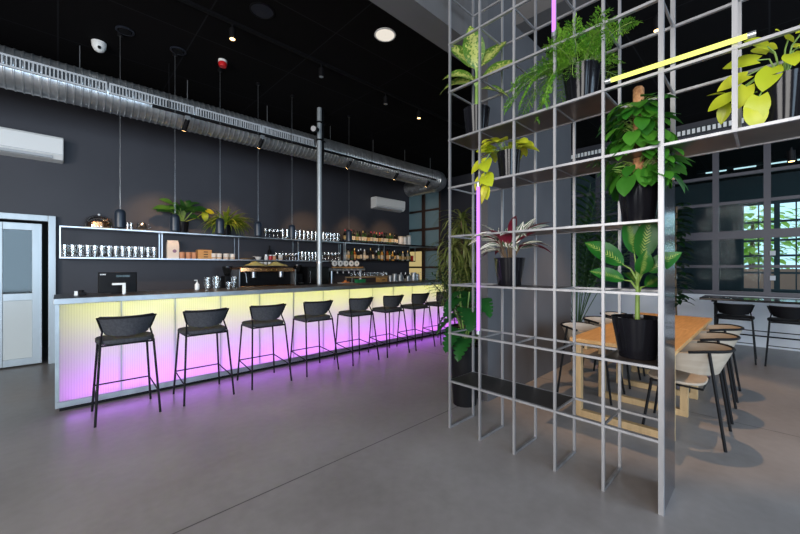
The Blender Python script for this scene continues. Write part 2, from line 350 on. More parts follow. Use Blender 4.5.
    def leaf(s, base, d, Ln, Wd, shape='oval', droop=0.6, fold=0.25, seg=8, up=(0, 0, 1), twist=0.0, rnd=None, wave=0.0):
        d = V(d).normalized(); p = V(base); rnd = random.random() if rnd is None else rnd
        side = d.cross(V(up)); side = side.normalized() if side.length > 1e-3 else d.orthogonal().normalized()
        nor = side.cross(d).normalized()
        if twist:
            R = Matrix.Rotation(twist, 3, d); side = R @ side; nor = R @ nor
        rows = []; at = []; C = 4
        for j in range(seg+1):
            t = j/seg
            w = SHAPES[shape](t)*Wd/2
            row = []; ar = []
            for i in range(C+1):
                x = (i/C*2-1)
                q = p+side*x*w+nor*abs(x)*w*fold+nor*math.sin(t*9+x*2)*wave*w
                if shape == 'heart' and t < 0.2: q = q-d*abs(x)*Ln*0.13*(1-t/0.2)
                row.append(q); ar.append((x, t, rnd))
            rows.append(row); at.append(ar)
            # advance and bend downwards
            R = Matrix.Rotation(-droop/seg, 3, side)
            d = (R @ d); nor = (R @ nor)
            p = p+d*Ln/seg
        return s.grid(rows, at)
    def build(s, name, m, parent=None, smooth=40, origin=None, bevel=0.0):
        me = bpy.data.meshes.new(name)
        off = V(origin) if origin else V((0, 0, 0))
        me.from_pydata([tuple(V(v)-off) for v in s.v], [], s.f)
        for mm in (m if isinstance(m, (list, tuple)) else [m]): me.materials.append(M[mm] if isinstance(mm, str) else mm)
        if any(s.mi): me.polygons.foreach_set('material_index', s.mi)
        if any(a != (0, 0, 0) for a in s.a):
            a = me.attributes.new('leaf', 'FLOAT_VECTOR', 'POINT'); a.data.foreach_set('vector', [c for t in s.a for c in t])
        if smooth:
            me.polygons.foreach_set('use_smooth', [True]*len(me.polygons)); me.set_sharp_from_angle(angle=math.radians(smooth))
        me.validate(); me.update()
        o = bpy.data.objects.new(name, me); COL.objects.link(o)
        if parent is not None:
            o.parent = parent
        if bevel:
            b = o.modifiers.new('bevel', 'BEVEL'); b.width = bevel; b.segments = 2; b.limit_method = 'ANGLE'; b.angle_limit = math.radians(50)
        return o
SHAPES = {
    'oval': lambda t: max(0.02, math.sin(PI*min(1, t**0.85)))**0.8,
    'heart': lambda t: max(0.02, math.sin(PI*(0.13+0.87*t)))**0.72*(1-0.25*t),
    'lance': lambda t: max(0.02, math.sin(PI*t**0.7))**0.9,
    'strap': lambda t: max(0.02, min(1, t*6+0.3)*(1-t**3)),
    'monstera': lambda t: max(0.02, (1-t)**0.6*(1.0 if t > 0.1 else 0.7+t*3))*(1.0 if int(t*24) % 4 < 3 or t < 0.18 else 0.55),
}
WARM = (1.0, 0.58, 0.27)
# ------------------------------------------------------------------ object helpers
def tag(o, label, cat, group=None):
    o['label'] = label; o['category'] = cat
    if group: o['group'] = group
    return o
def thing(name, label, cat, loc=(0, 0, 0), rz=0.0, group=None):
    o = bpy.data.objects.new(name, None); COL.objects.link(o); o.empty_display_size = 0.1
    o.location = loc; o.rotation_euler = (0, 0, rz); return tag(o, label, cat, group)
def part(name, mb, m, parent, label=None, **kw):
    o = mb.build(name, m, parent, **kw)
    if label: o['label'] = label
    return o
def single(name, mb, m, label, cat, loc=(0, 0, 0), group=None, world=False, **kw):
    # a thing that is one mesh; world=True: the builder holds world coordinates
    o = mb.build(name, m, None, origin=loc if world else None, **kw); o.location = loc
    return tag(o, label, cat, group)
def struct(name, mb, m, parent=None, kind=True, **kw):
    o = mb.build(name, m, parent, **kw)
    if parent is None: o['kind'] = 'structure'
    return o
def sempty(name, loc=(0, 0, 0)):
    o = bpy.data.objects.new(name, None); COL.objects.link(o); o.location = loc; o['kind'] = 'structure'; return o
def dup(root, loc, rz=None, label=None, group=None, scale=None):
    r = root.copy(); COL.objects.link(r); r.location = loc
    if rz is not None: r.rotation_euler = (0, 0, rz)
    if label: r['label'] = label
    if group: r['group'] = group
    if scale: r.scale = scale
    for ch in list(root.children):
        c = ch.copy(); COL.objects.link(c); c.parent = r
        for g in list(ch.children):
            k = g.copy(); COL.objects.link(k); k.parent = c
    return r
ORD = ['first', 'second', 'third', 'fourth', 'fifth', 'sixth', 'seventh', 'eighth', 'ninth', 'tenth', 'eleventh', 'twelfth', 'thirteenth', 'fourteenth', 'fifteenth', 'sixteenth', 'seventeenth', 'eighteenth', 'nineteenth', 'twentieth', 'twenty-first', 'twenty-second', 'twenty-third', 'twenty-fourth', 'twenty-fifth', 'twenty-sixth', 'twenty-seventh', 'twenty-eighth', 'twenty-ninth', 'thirtieth']
def spot(name, loc, to, power, colour, angle, blend=0.6, size=0.03, parent=None):
    l = bpy.data.lights.new(name, 'SPOT'); l.energy = power; l.color = colour; l.spot_size = math.radians(angle); l.spot_blend = blend; l.shadow_soft_size = size
    o = bpy.data.objects.new(name, l); COL.objects.link(o)
    o.rotation_euler = (V(to)-V(loc)).to_track_quat('-Z', 'Y').to_euler()
    if parent is not None: o.parent = parent; o.location = V(loc)-V(parent.location)
    else: o.location = loc
    return o
# ================================================================== THE SETTING
struct('floor', MB().box(-4, 16, -5, 9.5, -0.1, 0), 'concrete', smooth=0)
struct('ceiling', MB().box(-4, 8.9, 2.29, 9.5, 4.2, 4.3), 'ceiling', smooth=0)
struct('ceiling_dining', MB().box(4.03, 8.9, -5, 2.29, 4.2, 4.3), 'ceiling', smooth=0)
struct('ceiling_entrance', MB().box(-4, 4.03, -5, 2.03, 4.9, 5.0), 'beam', smooth=0)
struct('wall_back', MB().box(-0.06, 7.4, 7.3, 7.45, 0, 4.4).box(-4, -0.06, 7.3, 7.45, 2.1, 4.4).box(-4, -1.70, 7.3, 7.45, 0, 2.1), 'dark_wall', smooth=0)
struct('wall_recess', MB().box(7.4, 8.9, 9.4, 9.55, 0, 4.4).box(7.25, 7.4, 7.45, 9.5, 0, 4.4), 'dark_wall', smooth=0)
struct('wall_middle', MB().box(3.22, 5.46, 2.03, 2.15, 0, 3.6).box(3.22, 5.46, 2.03, 2.29, 3.6, 4.9), 'grey_wall', smooth=0)
struct('trim_1', MB().box(-4, 3.22, 2.03, 2.29, 3.6, 4.9), 'beam', smooth=0)             # beam carrying on from the wall
struct('trim_2', MB().box(3.8, 4.03, -5, 2.03, 4.18, 4.9), 'beam', smooth=0)             # beam across the dining side
# unseen shell behind the camera, with openings where the daylight comes in
wf = MB()
wf.box(-4.1, -4, -5, 9.5, 4.2, 5).box(-4.1, -4, -5, 9.5, 0, 0.5)
for y0, y1 in ((-5, -3.4), (-1.2, 0.2), (2.4, 9.5)): wf.box(-4.1, -4, y0, y1, 0.5, 4.2)
struct('wall_front', wf, 'grey_wall', smooth=0)
ws = MB().box(-4, 8.9, -5.1, -5, 3.7, 5).box(-4, 8.9, -5.1, -5, 0, 0.3)
for x0, x1 in ((-4, -3.0), (-0.2, 1.8), (4.6, 8.9)): ws.box(x0, x1, -5.1, -5, 0.3, 3.7)
struct('wall_side', ws, 'grey_wall', smooth=0)
# --- door in the back wall
d1 = sempty('door_1', (-0.9, 7.25, 0))
def W_(mb, name, m, par, **kw): return mb.build(name, m, par, origin=par.location, **kw)
W_(MB().box(-0.10, -0.02, 7.2, 7.299, 0, 2.14).box(-1.75, -1.66, 7.2, 7.299, 0, 2.14).box(-1.66, -0.10, 7.2, 7.299, 2.055, 2.14), 'door_frame', 'alu', d1, smooth=0, bevel=0.004)
leaf_ = W_(MB().box(-0.265, -0.165, 7.27, 7.31, 0.02, 2.02).box(-0.66, -0.545, 7.27, 7.31, 0.02, 2.02).box(-0.545, -0.26, 7.27, 7.31, 1.92, 2.02).box(-0.545, -0.26, 7.27, 7.31, 0.93, 1.03).box(-0.545, -0.26, 7.27, 7.31, 0.02, 0.12), 'door_leaf', 'alu', d1, smooth=0, bevel=0.004)
MB().box(-0.545, -0.26, 7.285, 7.295, 1.03, 1.92).build('pane', 'door_glass', leaf_, smooth=0, origin=d1.location)
MB().box(-0.545, -0.26, 7.28, 7.30, 0.12, 0.93).build('lower_panel', 'door_panel', leaf_, smooth=0, origin=d1.location)
leaf2 = W_(MB().box(-0.775, -0.67, 7.27, 7.31, 0.02, 2.02).box(-1.66, -1.55, 7.27, 7.31, 0.02, 2.02).box(-1.55, -0.775, 7.27, 7.31, 1.92, 2.02).box(-1.55, -0.775, 7.27, 7.31, 0.02, 0.12), 'door_leaf', 'alu', d1, smooth=0)
MB().box(-1.55, -0.775, 7.285, 7.295, 0.12, 1.92).build('pane', 'door_glass', leaf2, smooth=0, origin=d1.location)
MB().tube([(-0.6, 7.25, 0.95), (-0.6, 7.22, 0.95), (-0.6, 7.22, 1.2), (-0.6, 7.25, 1.2)], 0.012).build('handle', 'steel', leaf_, origin=d1.location)
struct('wall_passage', MB().box(-2.2, 0.3, 8.9, 9.0, 0, 2.6).box(0.05, 0.15, 7.45, 8.9, 0, 2.6).box(-2.3, -2.2, 7.45, 8.9, 0, 2.6), 'grey_wall', smooth=0)
# --- glazed wall towards the second room: one bay per mullion
XW = 8.9
struct('wall_window_base', MB().box(XW-0.05, XW+0.12, -5, 9.4, 0, 0.88), 'sill_wall', smooth=0)
struct('wall_window_head', MB().box(XW-0.02, XW+0.12, -5, 9.4, 3.98, 5), 'dark_wall', smooth=0)
ys = [-2.665, -1.992, -1.319, -0.646, 0.027, 0.70, 1.373, 2.046, 2.719, 3.392]
HB = [(0.88, 0.96), (1.385, 1.435), (1.91, 2.06), (2.545, 2.60), (3.055, 3.11), (3.565, 3.62), (3.93, 3.98)]
wn = 0
for a, b in zip(ys[:-1], ys[1:]):
    wn += 1
    w = sempty('window_%d' % wn, (XW, (a+b)/2, 0.88))
    fr = MB(); wd = 0.05 if wn % 2 else 0.05
    fr.box(XW-0.02, XW+0.06, a, a+0.045, 0.88, 3.98).box(XW-0.02, XW+0.06, b-0.045, b, 0.88, 3.98)
    for z0, z1 in HB: fr.box(XW-0.018, XW+0.058, a+0.045, b-0.045, z0, z1)
    W_(fr, 'window_frame', 'window_frame', w, smooth=0)
    W_(MB().box(XW+0.015, XW+0.025, a+0.045, b-0.045, 0.96, 3.93), 'pane', 'pane', w, smooth=0)
    if wn in (4, 6): 
        for zz in (1.17, 1.60): W_(MB().box(XW-0.05, XW-0.02, b-0.10, b-0.03, zz, zz+0.08), 'hinge', 'white_metal', w, smooth=0, bevel=0.005)
struct('wall_window_left', MB().box(XW-0.02, XW+0.12, 3.392, 7.35, 0.88, 3.98), 'dark_wall', smooth=0)
for a, b, pm in ((7.35, 8.10, 'frosted'), (8.10, 9.4, 'frosted')):
    wn += 1
    w = sempty('window_%d' % wn, (XW, (a+b)/2, 0.88)); fr = MB()
    fr.box(XW-0.03, XW+0.06, a, a+0.06, 0.88, 3.98).box(XW-0.03, XW+0.06, b-0.06, b, 0.88, 3.98)
    for z0, z1 in ((0.88, 0.95), (1.36, 1.42), (1.93, 2.05), (2.62, 2.70), (3.26, 3.32), (3.86, 3.98)): fr.box(XW-0.028, XW+0.058, a+0.06, b-0.06, z0, z1)
    W_(fr, 'window_frame', 'brown_frame', w, smooth=0)
    W_(MB().box(XW+0.015, XW+0.025, a+0.06, b-0.06, 0.95, 3.86), 'pane', pm, w, smooth=0)
    if a > 8: W_(MB().box(XW+0.0, XW+0.01, a+0.06, b-0.06, 0.95, 1.93), 'pane_glow', 'cream_glow', w, smooth=0)  # added sheet, its glow stands in for light behind the pane
# --- second room behind the glass and the street beyond its far window
struct('ceiling_second_room', MB().box(9.02, 15.2, -5, 9.5, 4.1, 4.2), 'ceiling', smooth=0)
struct('wall_far', MB().box(15, 15.15, -5, -2.4, 0, 4.1).box(15, 15.15, 0.6, 9.5, 0, 4.1).box(15, 15.15, -2.4, 0.6, 0, 0.7).box(15, 15.15, -2.4, 0.6, 3.3, 4.1), 'dark_wall', smooth=0)
struct('wall_second_side', MB().box(9.02, 15, 3.7, 3.85, 0, 4.1), 'grey_wall', smooth=0)
for k in range(4):
    a = -2.4+0.75*k; b = a+0.75; wn += 1
    w = sempty('window_%d' % wn, (15, a+0.375, 0.7)); fr = MB()
    fr.box(15, 15.08, a, a+0.06, 0.7, 3.3).box(15, 15.08, b-0.06, b, 0.7, 3.3)
    for z in (0.7, 1.2, 1.7, 2.15, 2.7, 3.24): fr.box(15.005, 15.075, a+0.06, b-0.06, z, z+0.06)
    fr.box(15.01, 15.07, (a+b)/2-0.015, (a+b)/2+0.015, 0.76, 3.24)
    W_(fr, 'window_frame', 'window_frame', w, smooth=0)
struct('ground', MB().box(15.15, 40, -18, 14, -0.12, -0.02), 'sill_wall', smooth=0)
def outdoor_tree(loc, h, r, label, seed):
    rnd = random.Random(seed)
    t = thing('street_tree', label, 'tree', loc, 0, 'trees outside the far window')
    part('trunk', MB().tube([(0, 0, 0), (0.05, 0.02, h*0.4), (0, 0, h*0.8)], 0.1, 8, [0.12, 0.1, 0.05]), 'brown_stem', t)
    f = MB()
    for i in range(420):
        a = rnd.uniform(0, 2*PI); b = math.acos(rnd.uniform(-1, 1)); q = r*rnd.uniform(0.45, 1)
        p = (q*math.sin(b)*math.cos(a), q*math.sin(b)*math.sin(a), h*0.62+q*math.cos(b)*h*0.42/r)
        f.leaf(p, (math.cos(a), math.sin(a), rnd.uniform(-0.6, 0.6)), 0.42, 0.26, 'oval', 0.5, 0.1, 3, rnd=rnd.random())
    part('foliage', f, 'lf_hedge', t)
outdoor_tree((21.4, 0.5, 0), 4.2, 1.5, 'leafy green tree outside, at the left of the far window', 1)
outdoor_tree((25.2, -2.2, 0), 4.4, 1.5, 'sunlit yellow-green tree outside, at the right edge of the far window', 2)
outdoor_tree((26.5, 2.6, 0), 5.0, 1.8, 'tall green tree outside, behind the left post of the far window', 3)
single('garden_wall', MB().box(0, 0.3, -6, 6, 0, 1.35), 'brick', 'low reddish garden wall outside, in front of the street trees', 'wall', (19, 0, -0.02), smooth=0)
t = thing('linear_lamp', 'long dashed white linear lamp under the second room ceiling, seen through the glass', 'lamp', (11.0, 0.2, 3.6))
part('housing', MB().box(-0.05, 0.05, -2.5, 1.0, 0.02, 0.07), 'black', t, smooth=0)
lm = MB()
for k in range(7): lm.box(-0.03, 0.03, -2.4+0.48*k, -2.4+0.48*k+0.36, 0.0, 0.02)
part('diffuser', lm, 'white_line', t, smooth=0)
part('suspension_wire', MB().tube([(0, -2, 0.07), (0, -2, 0.5)], 0.004, 6), 'black', t)
part('suspension_wire', MB().tube([(0, 0.8, 0.07), (0, 0.8, 0.5)], 0.004, 6), 'black', t)
# linear air grille above the glazed wall
t = thing('air_grille', 'long pale toothed linear air grille above the glazed wall of the dining side', 'vent', (XW-0.04, 1.4, 3.96))
part('frame', MB().box(-0.02, 0.018, -3.2, 2.0, 0.0, 0.02).box(-0.02, 0.018, -3.2, 2.0, 0.11, 0.13).box(0.005, 0.018, -3.2, 2.0, 0.02, 0.11), 'slot_dark', t, smooth=0)
sl = MB(); y = -3.18
while y < 2.0: sl.box(-0.022, 0.004, y, y+0.045, 0.02, 0.11); y += 0.075
part('slats', sl, 'white_plastic', t, smooth=0)

# ================================================================== BAR COUNTER
BX0, BX1, BY = -0.01, 6.35, 4.72
bar = thing('bar_counter', 'long bar counter with glowing yellow to purple ribbed front panels', 'bar counter', (3.17, 5.1, 0))
def B_(mb, name, m, **kw):
    lab = kw.pop('label', None); o = mb.build(name, m, bar, origin=bar.location, **kw)
    if lab: o['label'] = lab
    return o
B_(MB().box(BX0-0.02, BX1, BY-0.03, 5.40, 1.075, 1.10), 'countertop', 'navy_black', smooth=0, bevel=0.003)
B_(MB().box(BX0-0.02, BX1, BY-0.035, BY-0.005, 1.042, 1.098), 'countertop_edge', 'dim_steel', smooth=0, bevel=0.003)
B_(MB().box(BX0, BX1, BY-0.012, BY+0.02, 0.05, 0.105), 'kick_plate', 'dim_steel', smooth=0, bevel=0.003)
B_(MB().box(BX0+0.02, BX1, BY+0.05, 5.33, 0.0, 0.034), 'plinth', 'black', smooth=0)
for i in range(13):
    x = -0.005+0.487*i
    B_(MB().box(x+0.004, x+0.483, BY, BY+0.006, 0.106, 1.042), 'front_panel', 'lightpanel', smooth=0)
    if i: B_(MB().box(x-0.004, x+0.004, BY+0.0, BY+0.02, 0.106, 1.042), 'panel_joint', 'alu', smooth=0)
B_(MB().box(BX0-0.01, BX0+0.004, BY-0.005, 5.36, 0.045, 1.075).box(BX0+0.004, BX0+0.02, BY-0.004, BY+0.03, 0.045, 1.042), 'end_panel', 'dim_steel', smooth=0)
B_(MB().box(BX1-0.02, BX1, BY+0.006, 5.36, 0.03, 1.075), 'end_panel', 'black', smooth=0)
B_(MB().box(BX0+0.01, BX1-0.02, 5.06, 5.10, 0.04, 1.07).box(BX0+0.01, BX1-0.02, BY+0.02, 5.06, 0.04, 0.06), 'lightbox_back', 'box_white', smooth=0)
B_(MB().box(BX0+0.01, BX1-0.02, 5.10, 5.36, 0.04, 1.07), 'cabinet_body', 'black', smooth=0)
for z, hgt, p, c in ((0.99, 0.07, 12, (0.92, 0.95, 0.10)), (0.74, 0.16, 3.7, (0.78, 0.82, 0.80)), (0.17, 0.10, 15.5, (0.66, 0.08, 1.0)), (0.46, 0.2, 3.4, (0.66, 0.56, 1.0))):
    l = area('bar_led_strip', (3.16, 5.04, z), (0, -1, 0), 6.2, hgt, p, c); l.parent = bar; l.location = V((3.16, 5.04, z))-V(bar.location)
l = area('added_floor_fill', (3.16, 4.70, 0.085), (0, -1, -0.55), 6.2, 0.03, 5.5, (0.50, 0.12, 1.0)); l.parent = bar; l.location = V((3.16, 4.70, 0.085))-V(bar.location)  # added light without a fixture, strengthens the purple spill on the floor
# --- bar stools
def stool_proto(fab='fabric'):
    t = thing('bar_stool', 'x', 'bar stool', (0, 0, 0))
    # seat towards +y (the bar), back at -y
    W2 = 0.235; rows = []
    seat = MB(); pts = []
    for i in range(24):
        a = 2*PI*i/24; c, s_ = math.cos(a), math.sin(a)
        pts.append((0.225*math.copysign(abs(c)**0.6, c), 0.27+0.20*math.copysign(abs(s_)**0.6, s_)))
    seat.prism(pts, 0.69, 0.73)
    part('seat', seat, fab, t, bevel=0.012)
    bk = []
    for j in range(6):
        v = j/5; z = 0.755+0.185*v
        row = []
        for i in range(15):
            u = (i/14)*2-1; hw = 0.166+0.052*v**0.9
            x = u*hw; y = 0.075-0.05*v+0.085*abs(u)**2.2
            zz = z+0.018*(1-v)*(abs(u)**2)
            row.append((x, y, zz))
        bk.append(row)
    part('backrest', MB().sheet(bk, 0.028), fab, t, bevel=0.006)
    fr = [bk[5][i] for i in range(15)]
    tp = [(p[0]*1.02, p[1]-0.005, p[2]-0.005) for p in fr]
    part('back_frame', MB().tube([(-0.2, 0.085, 0.70), *[(bk[j][0][0]*1.02, bk[j][0][1]-0.004, bk[j][0][2]) for j in (1, 2, 3, 4)], *tp, *[(bk[j][14][0]*1.02, bk[j][14][1]-0.004, bk[j][14][2]) for j in (4, 3, 2, 1)], (0.2, 0.085, 0.70)], 0.008, 8), 'black', t)
    part('seat_frame', MB().tube([(-0.2, 0.08, 0.685), (0.2, 0.08, 0.685), (0.195, 0.44, 0.685), (-0.195, 0.44, 0.685)], 0.009, 8, closed=True), 'black', t)
    for sx in (-1, 1):
        part('leg', MB().tube([(sx*0.2, 0.085, 0.70), (sx*0.24, -0.01, 0.0)], 0.010, 8), 'black', t)
        part('leg', MB().tube([(sx*0.195, 0.43, 0.685), (sx*0.235, 0.465, 0.0)], 0.010, 8), 'black', t)
    k = 0.27/0.66
    def at(sx, rear, z):
        f = 1-z/0.70
        return (sx*(0.205+0.035*f), 0.085-0.095*f, z) if rear else (sx*(0.195+0.04*f), 0.43+0.035*f, z)
    part('footrest', MB().tube([at(-1, 1, 0.2), at(-1, 0, 0.25), at(1, 0, 0.25), at(1, 1, 0.2)], 0.007, 8), 'black', t)
    return t
sp0 = stool_proto()
STX = [0.474, 1.155, 1.833, 2.523, 3.246, 3.90, 4.54, 5.19]
for i, x in enumerate(STX):
    lab = ['dark grey low-back bar stool nearest the steel end of the glowing bar', 'dark grey bar stool second from the steel end of the glowing bar', 'dark grey bar stool third from the steel end of the glowing bar', 'dark grey bar stool at the glowing bar, just left of the vertical steel pole', 'dark grey bar stool at the glowing bar, just right of the vertical steel pole', 'dark grey bar stool third from the far end of the glowing bar', 'dark grey bar stool second from the far end of the glowing bar', 'dark grey bar stool at the far end of the bar, beside the shelf frame post'][i]
    o = sp0 if i == 0 else dup(sp0, (x, 4.09, 0))
    o.location = (x, 4.09, 0); o['label'] = lab; o['group'] = 'bar stools along the glowing bar'
# ================================================================== BEHIND THE BAR
ZS, ZT = 1.545, 1.995      # tops of the lower and upper board
def uprights(xs, z0, z1, w=0.014):
    out = []
    for x in xs:
        for y in (7.055, 7.28):
            out.append(MB().box(x-w/2, x+w/2, y-w/2, y+w/2, z0, z1))
    return out
ws_ = thing('wall_shelf', 'long two-tier steel wall shelf left of the pole, holding glasses, cups and plants', 'shelf', (2.49, 7.17, 1.52))
def part_w(name, mb, m, par, label=None, **kw):
    o = mb.build(name, m, par, origin=par.matrix_world.translation if False else par.location, **kw)
    if label: o['label'] = label
    return o
part_w('shelf_board', MB().box(0.016, 4.94, 7.05, 7.29, 1.975, 1.995), 'steel', ws_, smooth=0)
part_w('shelf_board', MB().box(0.016, 4.94, 7.05, 7.29, 1.525, 1.545), 'steel', ws_, smooth=0)
for u in uprights([0.023, 1.257, 2.497, 3.732, 4.93], 1.545, 1.975): part_w('upright', u, 'steel', ws_, smooth=0)
hs = thing('bottle_shelf', 'black hung two-tier bottle shelf right of the pole', 'shelf', (6.7, 7.17, 1.52))
part_w('shelf_board', MB().box(4.96, 8.45, 7.05, 7.29, 1.995, 2.03), 'black', hs, smooth=0)
part_w('shelf_edge', MB().box(4.96, 8.45, 7.045, 7.055, 1.97, 1.995), 'steel', hs, 'pale steel edge strip', smooth=0)
part_w('shelf_board', MB().box(4.96, 7.40, 7.05, 7.29, 1.55, 1.575), 'black', hs, smooth=0)
for u in uprights([4.974, 6.209, 7.39], 1.575, 1.97): part_w('upright', u, 'steel', hs, smooth=0)
# shelf-top and shelf glasses
def tumbler(h, r, name='drinking_glass'):
    return MB().lathe([(0.001, 0), (r*0.82, 0), (r*0.86, 0.006), (r, h), (r*0.93, h), (r*0.80, 0.012), (0.001, 0.012)], n=14)
g0 = tumbler(0.18, 0.044).build('drinking_glass', 'tumbler')
tag(g0, 'x', 'glass')
first = [True]
def put(o, used, loc, label, group, rz=None, scale=None):
    # first use moves the prototype itself, later uses copy it
    if used[0]:
        used[0] = False; o.location = loc; o['label'] = label; o['group'] = group
        if rz is not None: o.rotation_euler = (0, 0, rz)
        if scale: o.scale = scale
        return o
    return dup(o, loc, rz, label, group, scale)
u1 = [True]
for i in range(14):
    x = 0.075+0.083*i
    for row, y in enumerate((7.10, 7.20)):
        put(g0, u1, (x, y, ZS), 'clear tumbler, %s from left in the %s row on the lower wall shelf' % (ORD[i], 'front' if row == 0 else 'rear'), 'tumblers on the left bay of the lower wall shelf')
gt = tag(tumbler(0.2, 0.036).build('tall_glass', 'tumbler'), 'x', 'glass'); u2 = [True]
for i in range(15):
    x = 3.42+0.098*i
    put(gt, u2, (x, 7.12, ZT), 'tall clear glass, %s from left on the wall shelf top beside the pole' % ORD[i], 'tall glasses on top of the wall shelf')
for i in range(7):
    put(gt, u2, (3.78+0.085*i, 7.12, ZS), 'tall clear glass, %s from left on the lower wall shelf beside the pole' % ORD[i], 'tall glasses on the lower wall shelf', scale=(1, 1, 0.95))
def goblet():
    return MB().lathe([(0.001, 0), (0.034, 0), (0.034, 0.004), (0.006, 0.012), (0.006, 0.085), (0.03, 0.10), (0.043, 0.135), (0.036, 0.2), (0.034, 0.2), (0.04, 0.135), (0.001, 0.092)], n=14)
gw = tag(goblet().build('wine_glass', 'tumbler'), 'x', 'wine glass'); u3 = [True]
for i in range(5):
    put(gw, u3, (3.06+0.085*i, 7.14, ZT), 'stemmed wine glass, %s from left on top of the wall shelf' % ORD[i], 'wine glasses on top of the wall shelf')
for i in range(5):
    put(gw, u3, (4.45+0.095*i, 7.12, ZT), 'stemmed wine glass right of the pole, %s from left on the upper board' % ORD[i], 'wine glasses right of the pole')
for i in range(5):
    put(gw, u3, (4.45+0.095*i, 7.12, ZS), 'stemmed wine glass right of the pole, %s from left on the lower board' % ORD[i], 'wine glasses right of the pole, lower board')
for i in range(7):
    put(gw, u3, (3.30+0.072*i, 7.16, ZS), 'stemmed wine glass on the lower board left of the pole, %s from left' % ORD[i], 'wine glasses left of the pole, lower board', scale=(1, 1, .8))
gs = tag(tumbler(0.11, 0.022).build('shot_glass', 'tumbler'), 'x', 'glass'); u4 = [True]
for i, x in enumerate((0.80, 0.85)): put(gs, u4, (x, 7.10, ZT), 'small slim glass on top of the wall shelf, %s right of the glass cloche' % ORD[i], 'slim glasses by the cloche')
t = thing('glass_pitcher', 'small rounded glass jug on top of the wall shelf between cloche and plant', 'jug', (0.99, 7.14, ZT))
part('body', MB().lathe([(0.001, 0), (0.05, 0), (0.075, 0.05), (0.06, 0.11), (0.05, 0.13), (0.046, 0.13), (0.056, 0.11), (0.07, 0.05), (0.001, 0.006)], n=18), 'tumbler', t)
part('handle', MB().tube([(0.055, 0, 0.12), (0.11, 0, 0.10), (0.11, 0, 0.06), (0.07, 0, 0.04)], 0.006), 'tumbler', t)
t = thing('cake_cloche', 'glass cake dome over a coppery cake at the left shelf end', 'cake stand', (0.46, 7.17, ZT)); t.scale = (1.12, 0.7, 1.1)
part('plate', MB().lathe([(0.001, 0), (0.17, 0), (0.175, 0.012), (0.001, 0.012)], n=24), 'wood_pale', t)
part('cake', MB().lathe([(0.001, 0.012), (0.12, 0.012), (0.12, 0.085), (0.09, 0.1), (0.001, 0.105)], n=20), 'copper', t)
dm = part('dome', MB().lathe([(0.16, 0.012), (0.16, 0.07), (0.13, 0.14), (0.07, 0.175), (0.001, 0.18)], n=24), 'tumbler', t)
part('knob', MB().lathe([(0.001, 0.18), (0.012, 0.182), (0.018, 0.2), (0.001, 0.215)], n=12), 'steel', dm)
# lower board, second bay
t = thing('paper_bag', 'white paper bag with a small purple badge standing on the lower wall shelf', 'bag', (1.43, 7.16, ZS))
b_ = MB(); rows = []
for z, a, dd in ((0, 0.085, 0.05), (0.2, 0.088, 0.052), (0.27, 0.086, 0.035), (0.31, 0.075, 0.012)):
    rows.append([(-a, -dd, z), (a, -dd, z), (a, dd, z), (-a, dd, z), (-a, -dd, z)])
b_.grid(rows); b_.grid([[(-0.085, -0.05, 0), (0.085, -0.05, 0)], [(-0.085, 0.05, 0), (0.085, 0.05, 0)]], flip=True); b_.grid([[(-0.075, -0.012, 0.31), (0.075, -0.012, 0.31)], [(-0.075, 0.012, 0.31), (0.075, 0.012, 0.31)]])
bg_ = part('bag_body', b_, 'paper_bag', t, smooth=0)
part('badge', MB().lathe([(0.0001, -0.0545), (0.03, -0.0545), (0.03, -0.0505)], (0.02, 0, 0.13), 16, 'y'), 'purple_print', bg_, 'round dark purple printed badge')
part('fold', MB().box(-0.08, 0.08, -0.018, 0.018, 0.29, 0.315), 'paper_bag', bg_, smooth=0)
def cup(h=0.10, r=0.042): return MB().lathe([(0.001, 0), (r*0.7, 0), (r*0.9, 0.012), (r, h), (r*0.92, h), (r*0.8, 0.02), (0.001, 0.016)], n=16)
ct = tag(cup(0.115, 0.042).build('terracotta_cup', 'terracotta'), 'x', 'cup'); u5 = [True]
for i, x in enumerate((1.565, 1.66, 1.75)): put(ct, u5, (x, 7.12, ZS), 'orange-brown earthenware cup on the lower wall shelf, %s right of the white bag' % ORD[i], 'earthenware cups beside the white bag')
t = thing('wooden_drawer_box', 'small honey-coloured wooden box with three slots on the lower wall shelf', 'box', (1.92, 7.16, ZS))
part('box_body', MB().box(-0.115, 0.115, -0.07, 0.07, 0, 0.165), 'amber_wood', t, smooth=0, bevel=0.004)
for k in range(3): part('slot', MB().box(-0.02, 0.05, -0.073, -0.069, 0.03+0.045*k, 0.045+0.045*k), 'black_print', t, 'dark slot', smooth=0)
def mugproto():
    t = thing('mug', 'x', 'mug')
    part('body', cup(0.105, 0.048), 'ceramic', t)
    part('foot_band', MB().lathe([(0.0385, 0.004), (0.0445, 0.03), (0.046, 0.034), (0.0405, 0.004)], n=16), 'amber_wood', t, 'brown base')
    return t
mg = mugproto(); u6 = [True]
for i, x in enumerate((2.07, 2.165, 2.285, 2.40)): put(mg, u6, (x, 7.11, ZS), 'white mug with brown base, %s right of the wooden box on the lower wall shelf' % ORD[i], 'white mugs on the lower wall shelf')
put(mg, u6, (2.045+0.06, 7.21, ZS), 'white mug with brown base behind the others, next to the wooden box', 'white mugs on the lower wall shelf')
put(mg, u6, (2.345, 7.21, ZS), 'white mug with brown base in the rear row by the second steel upright', 'white mugs on the lower wall shelf')
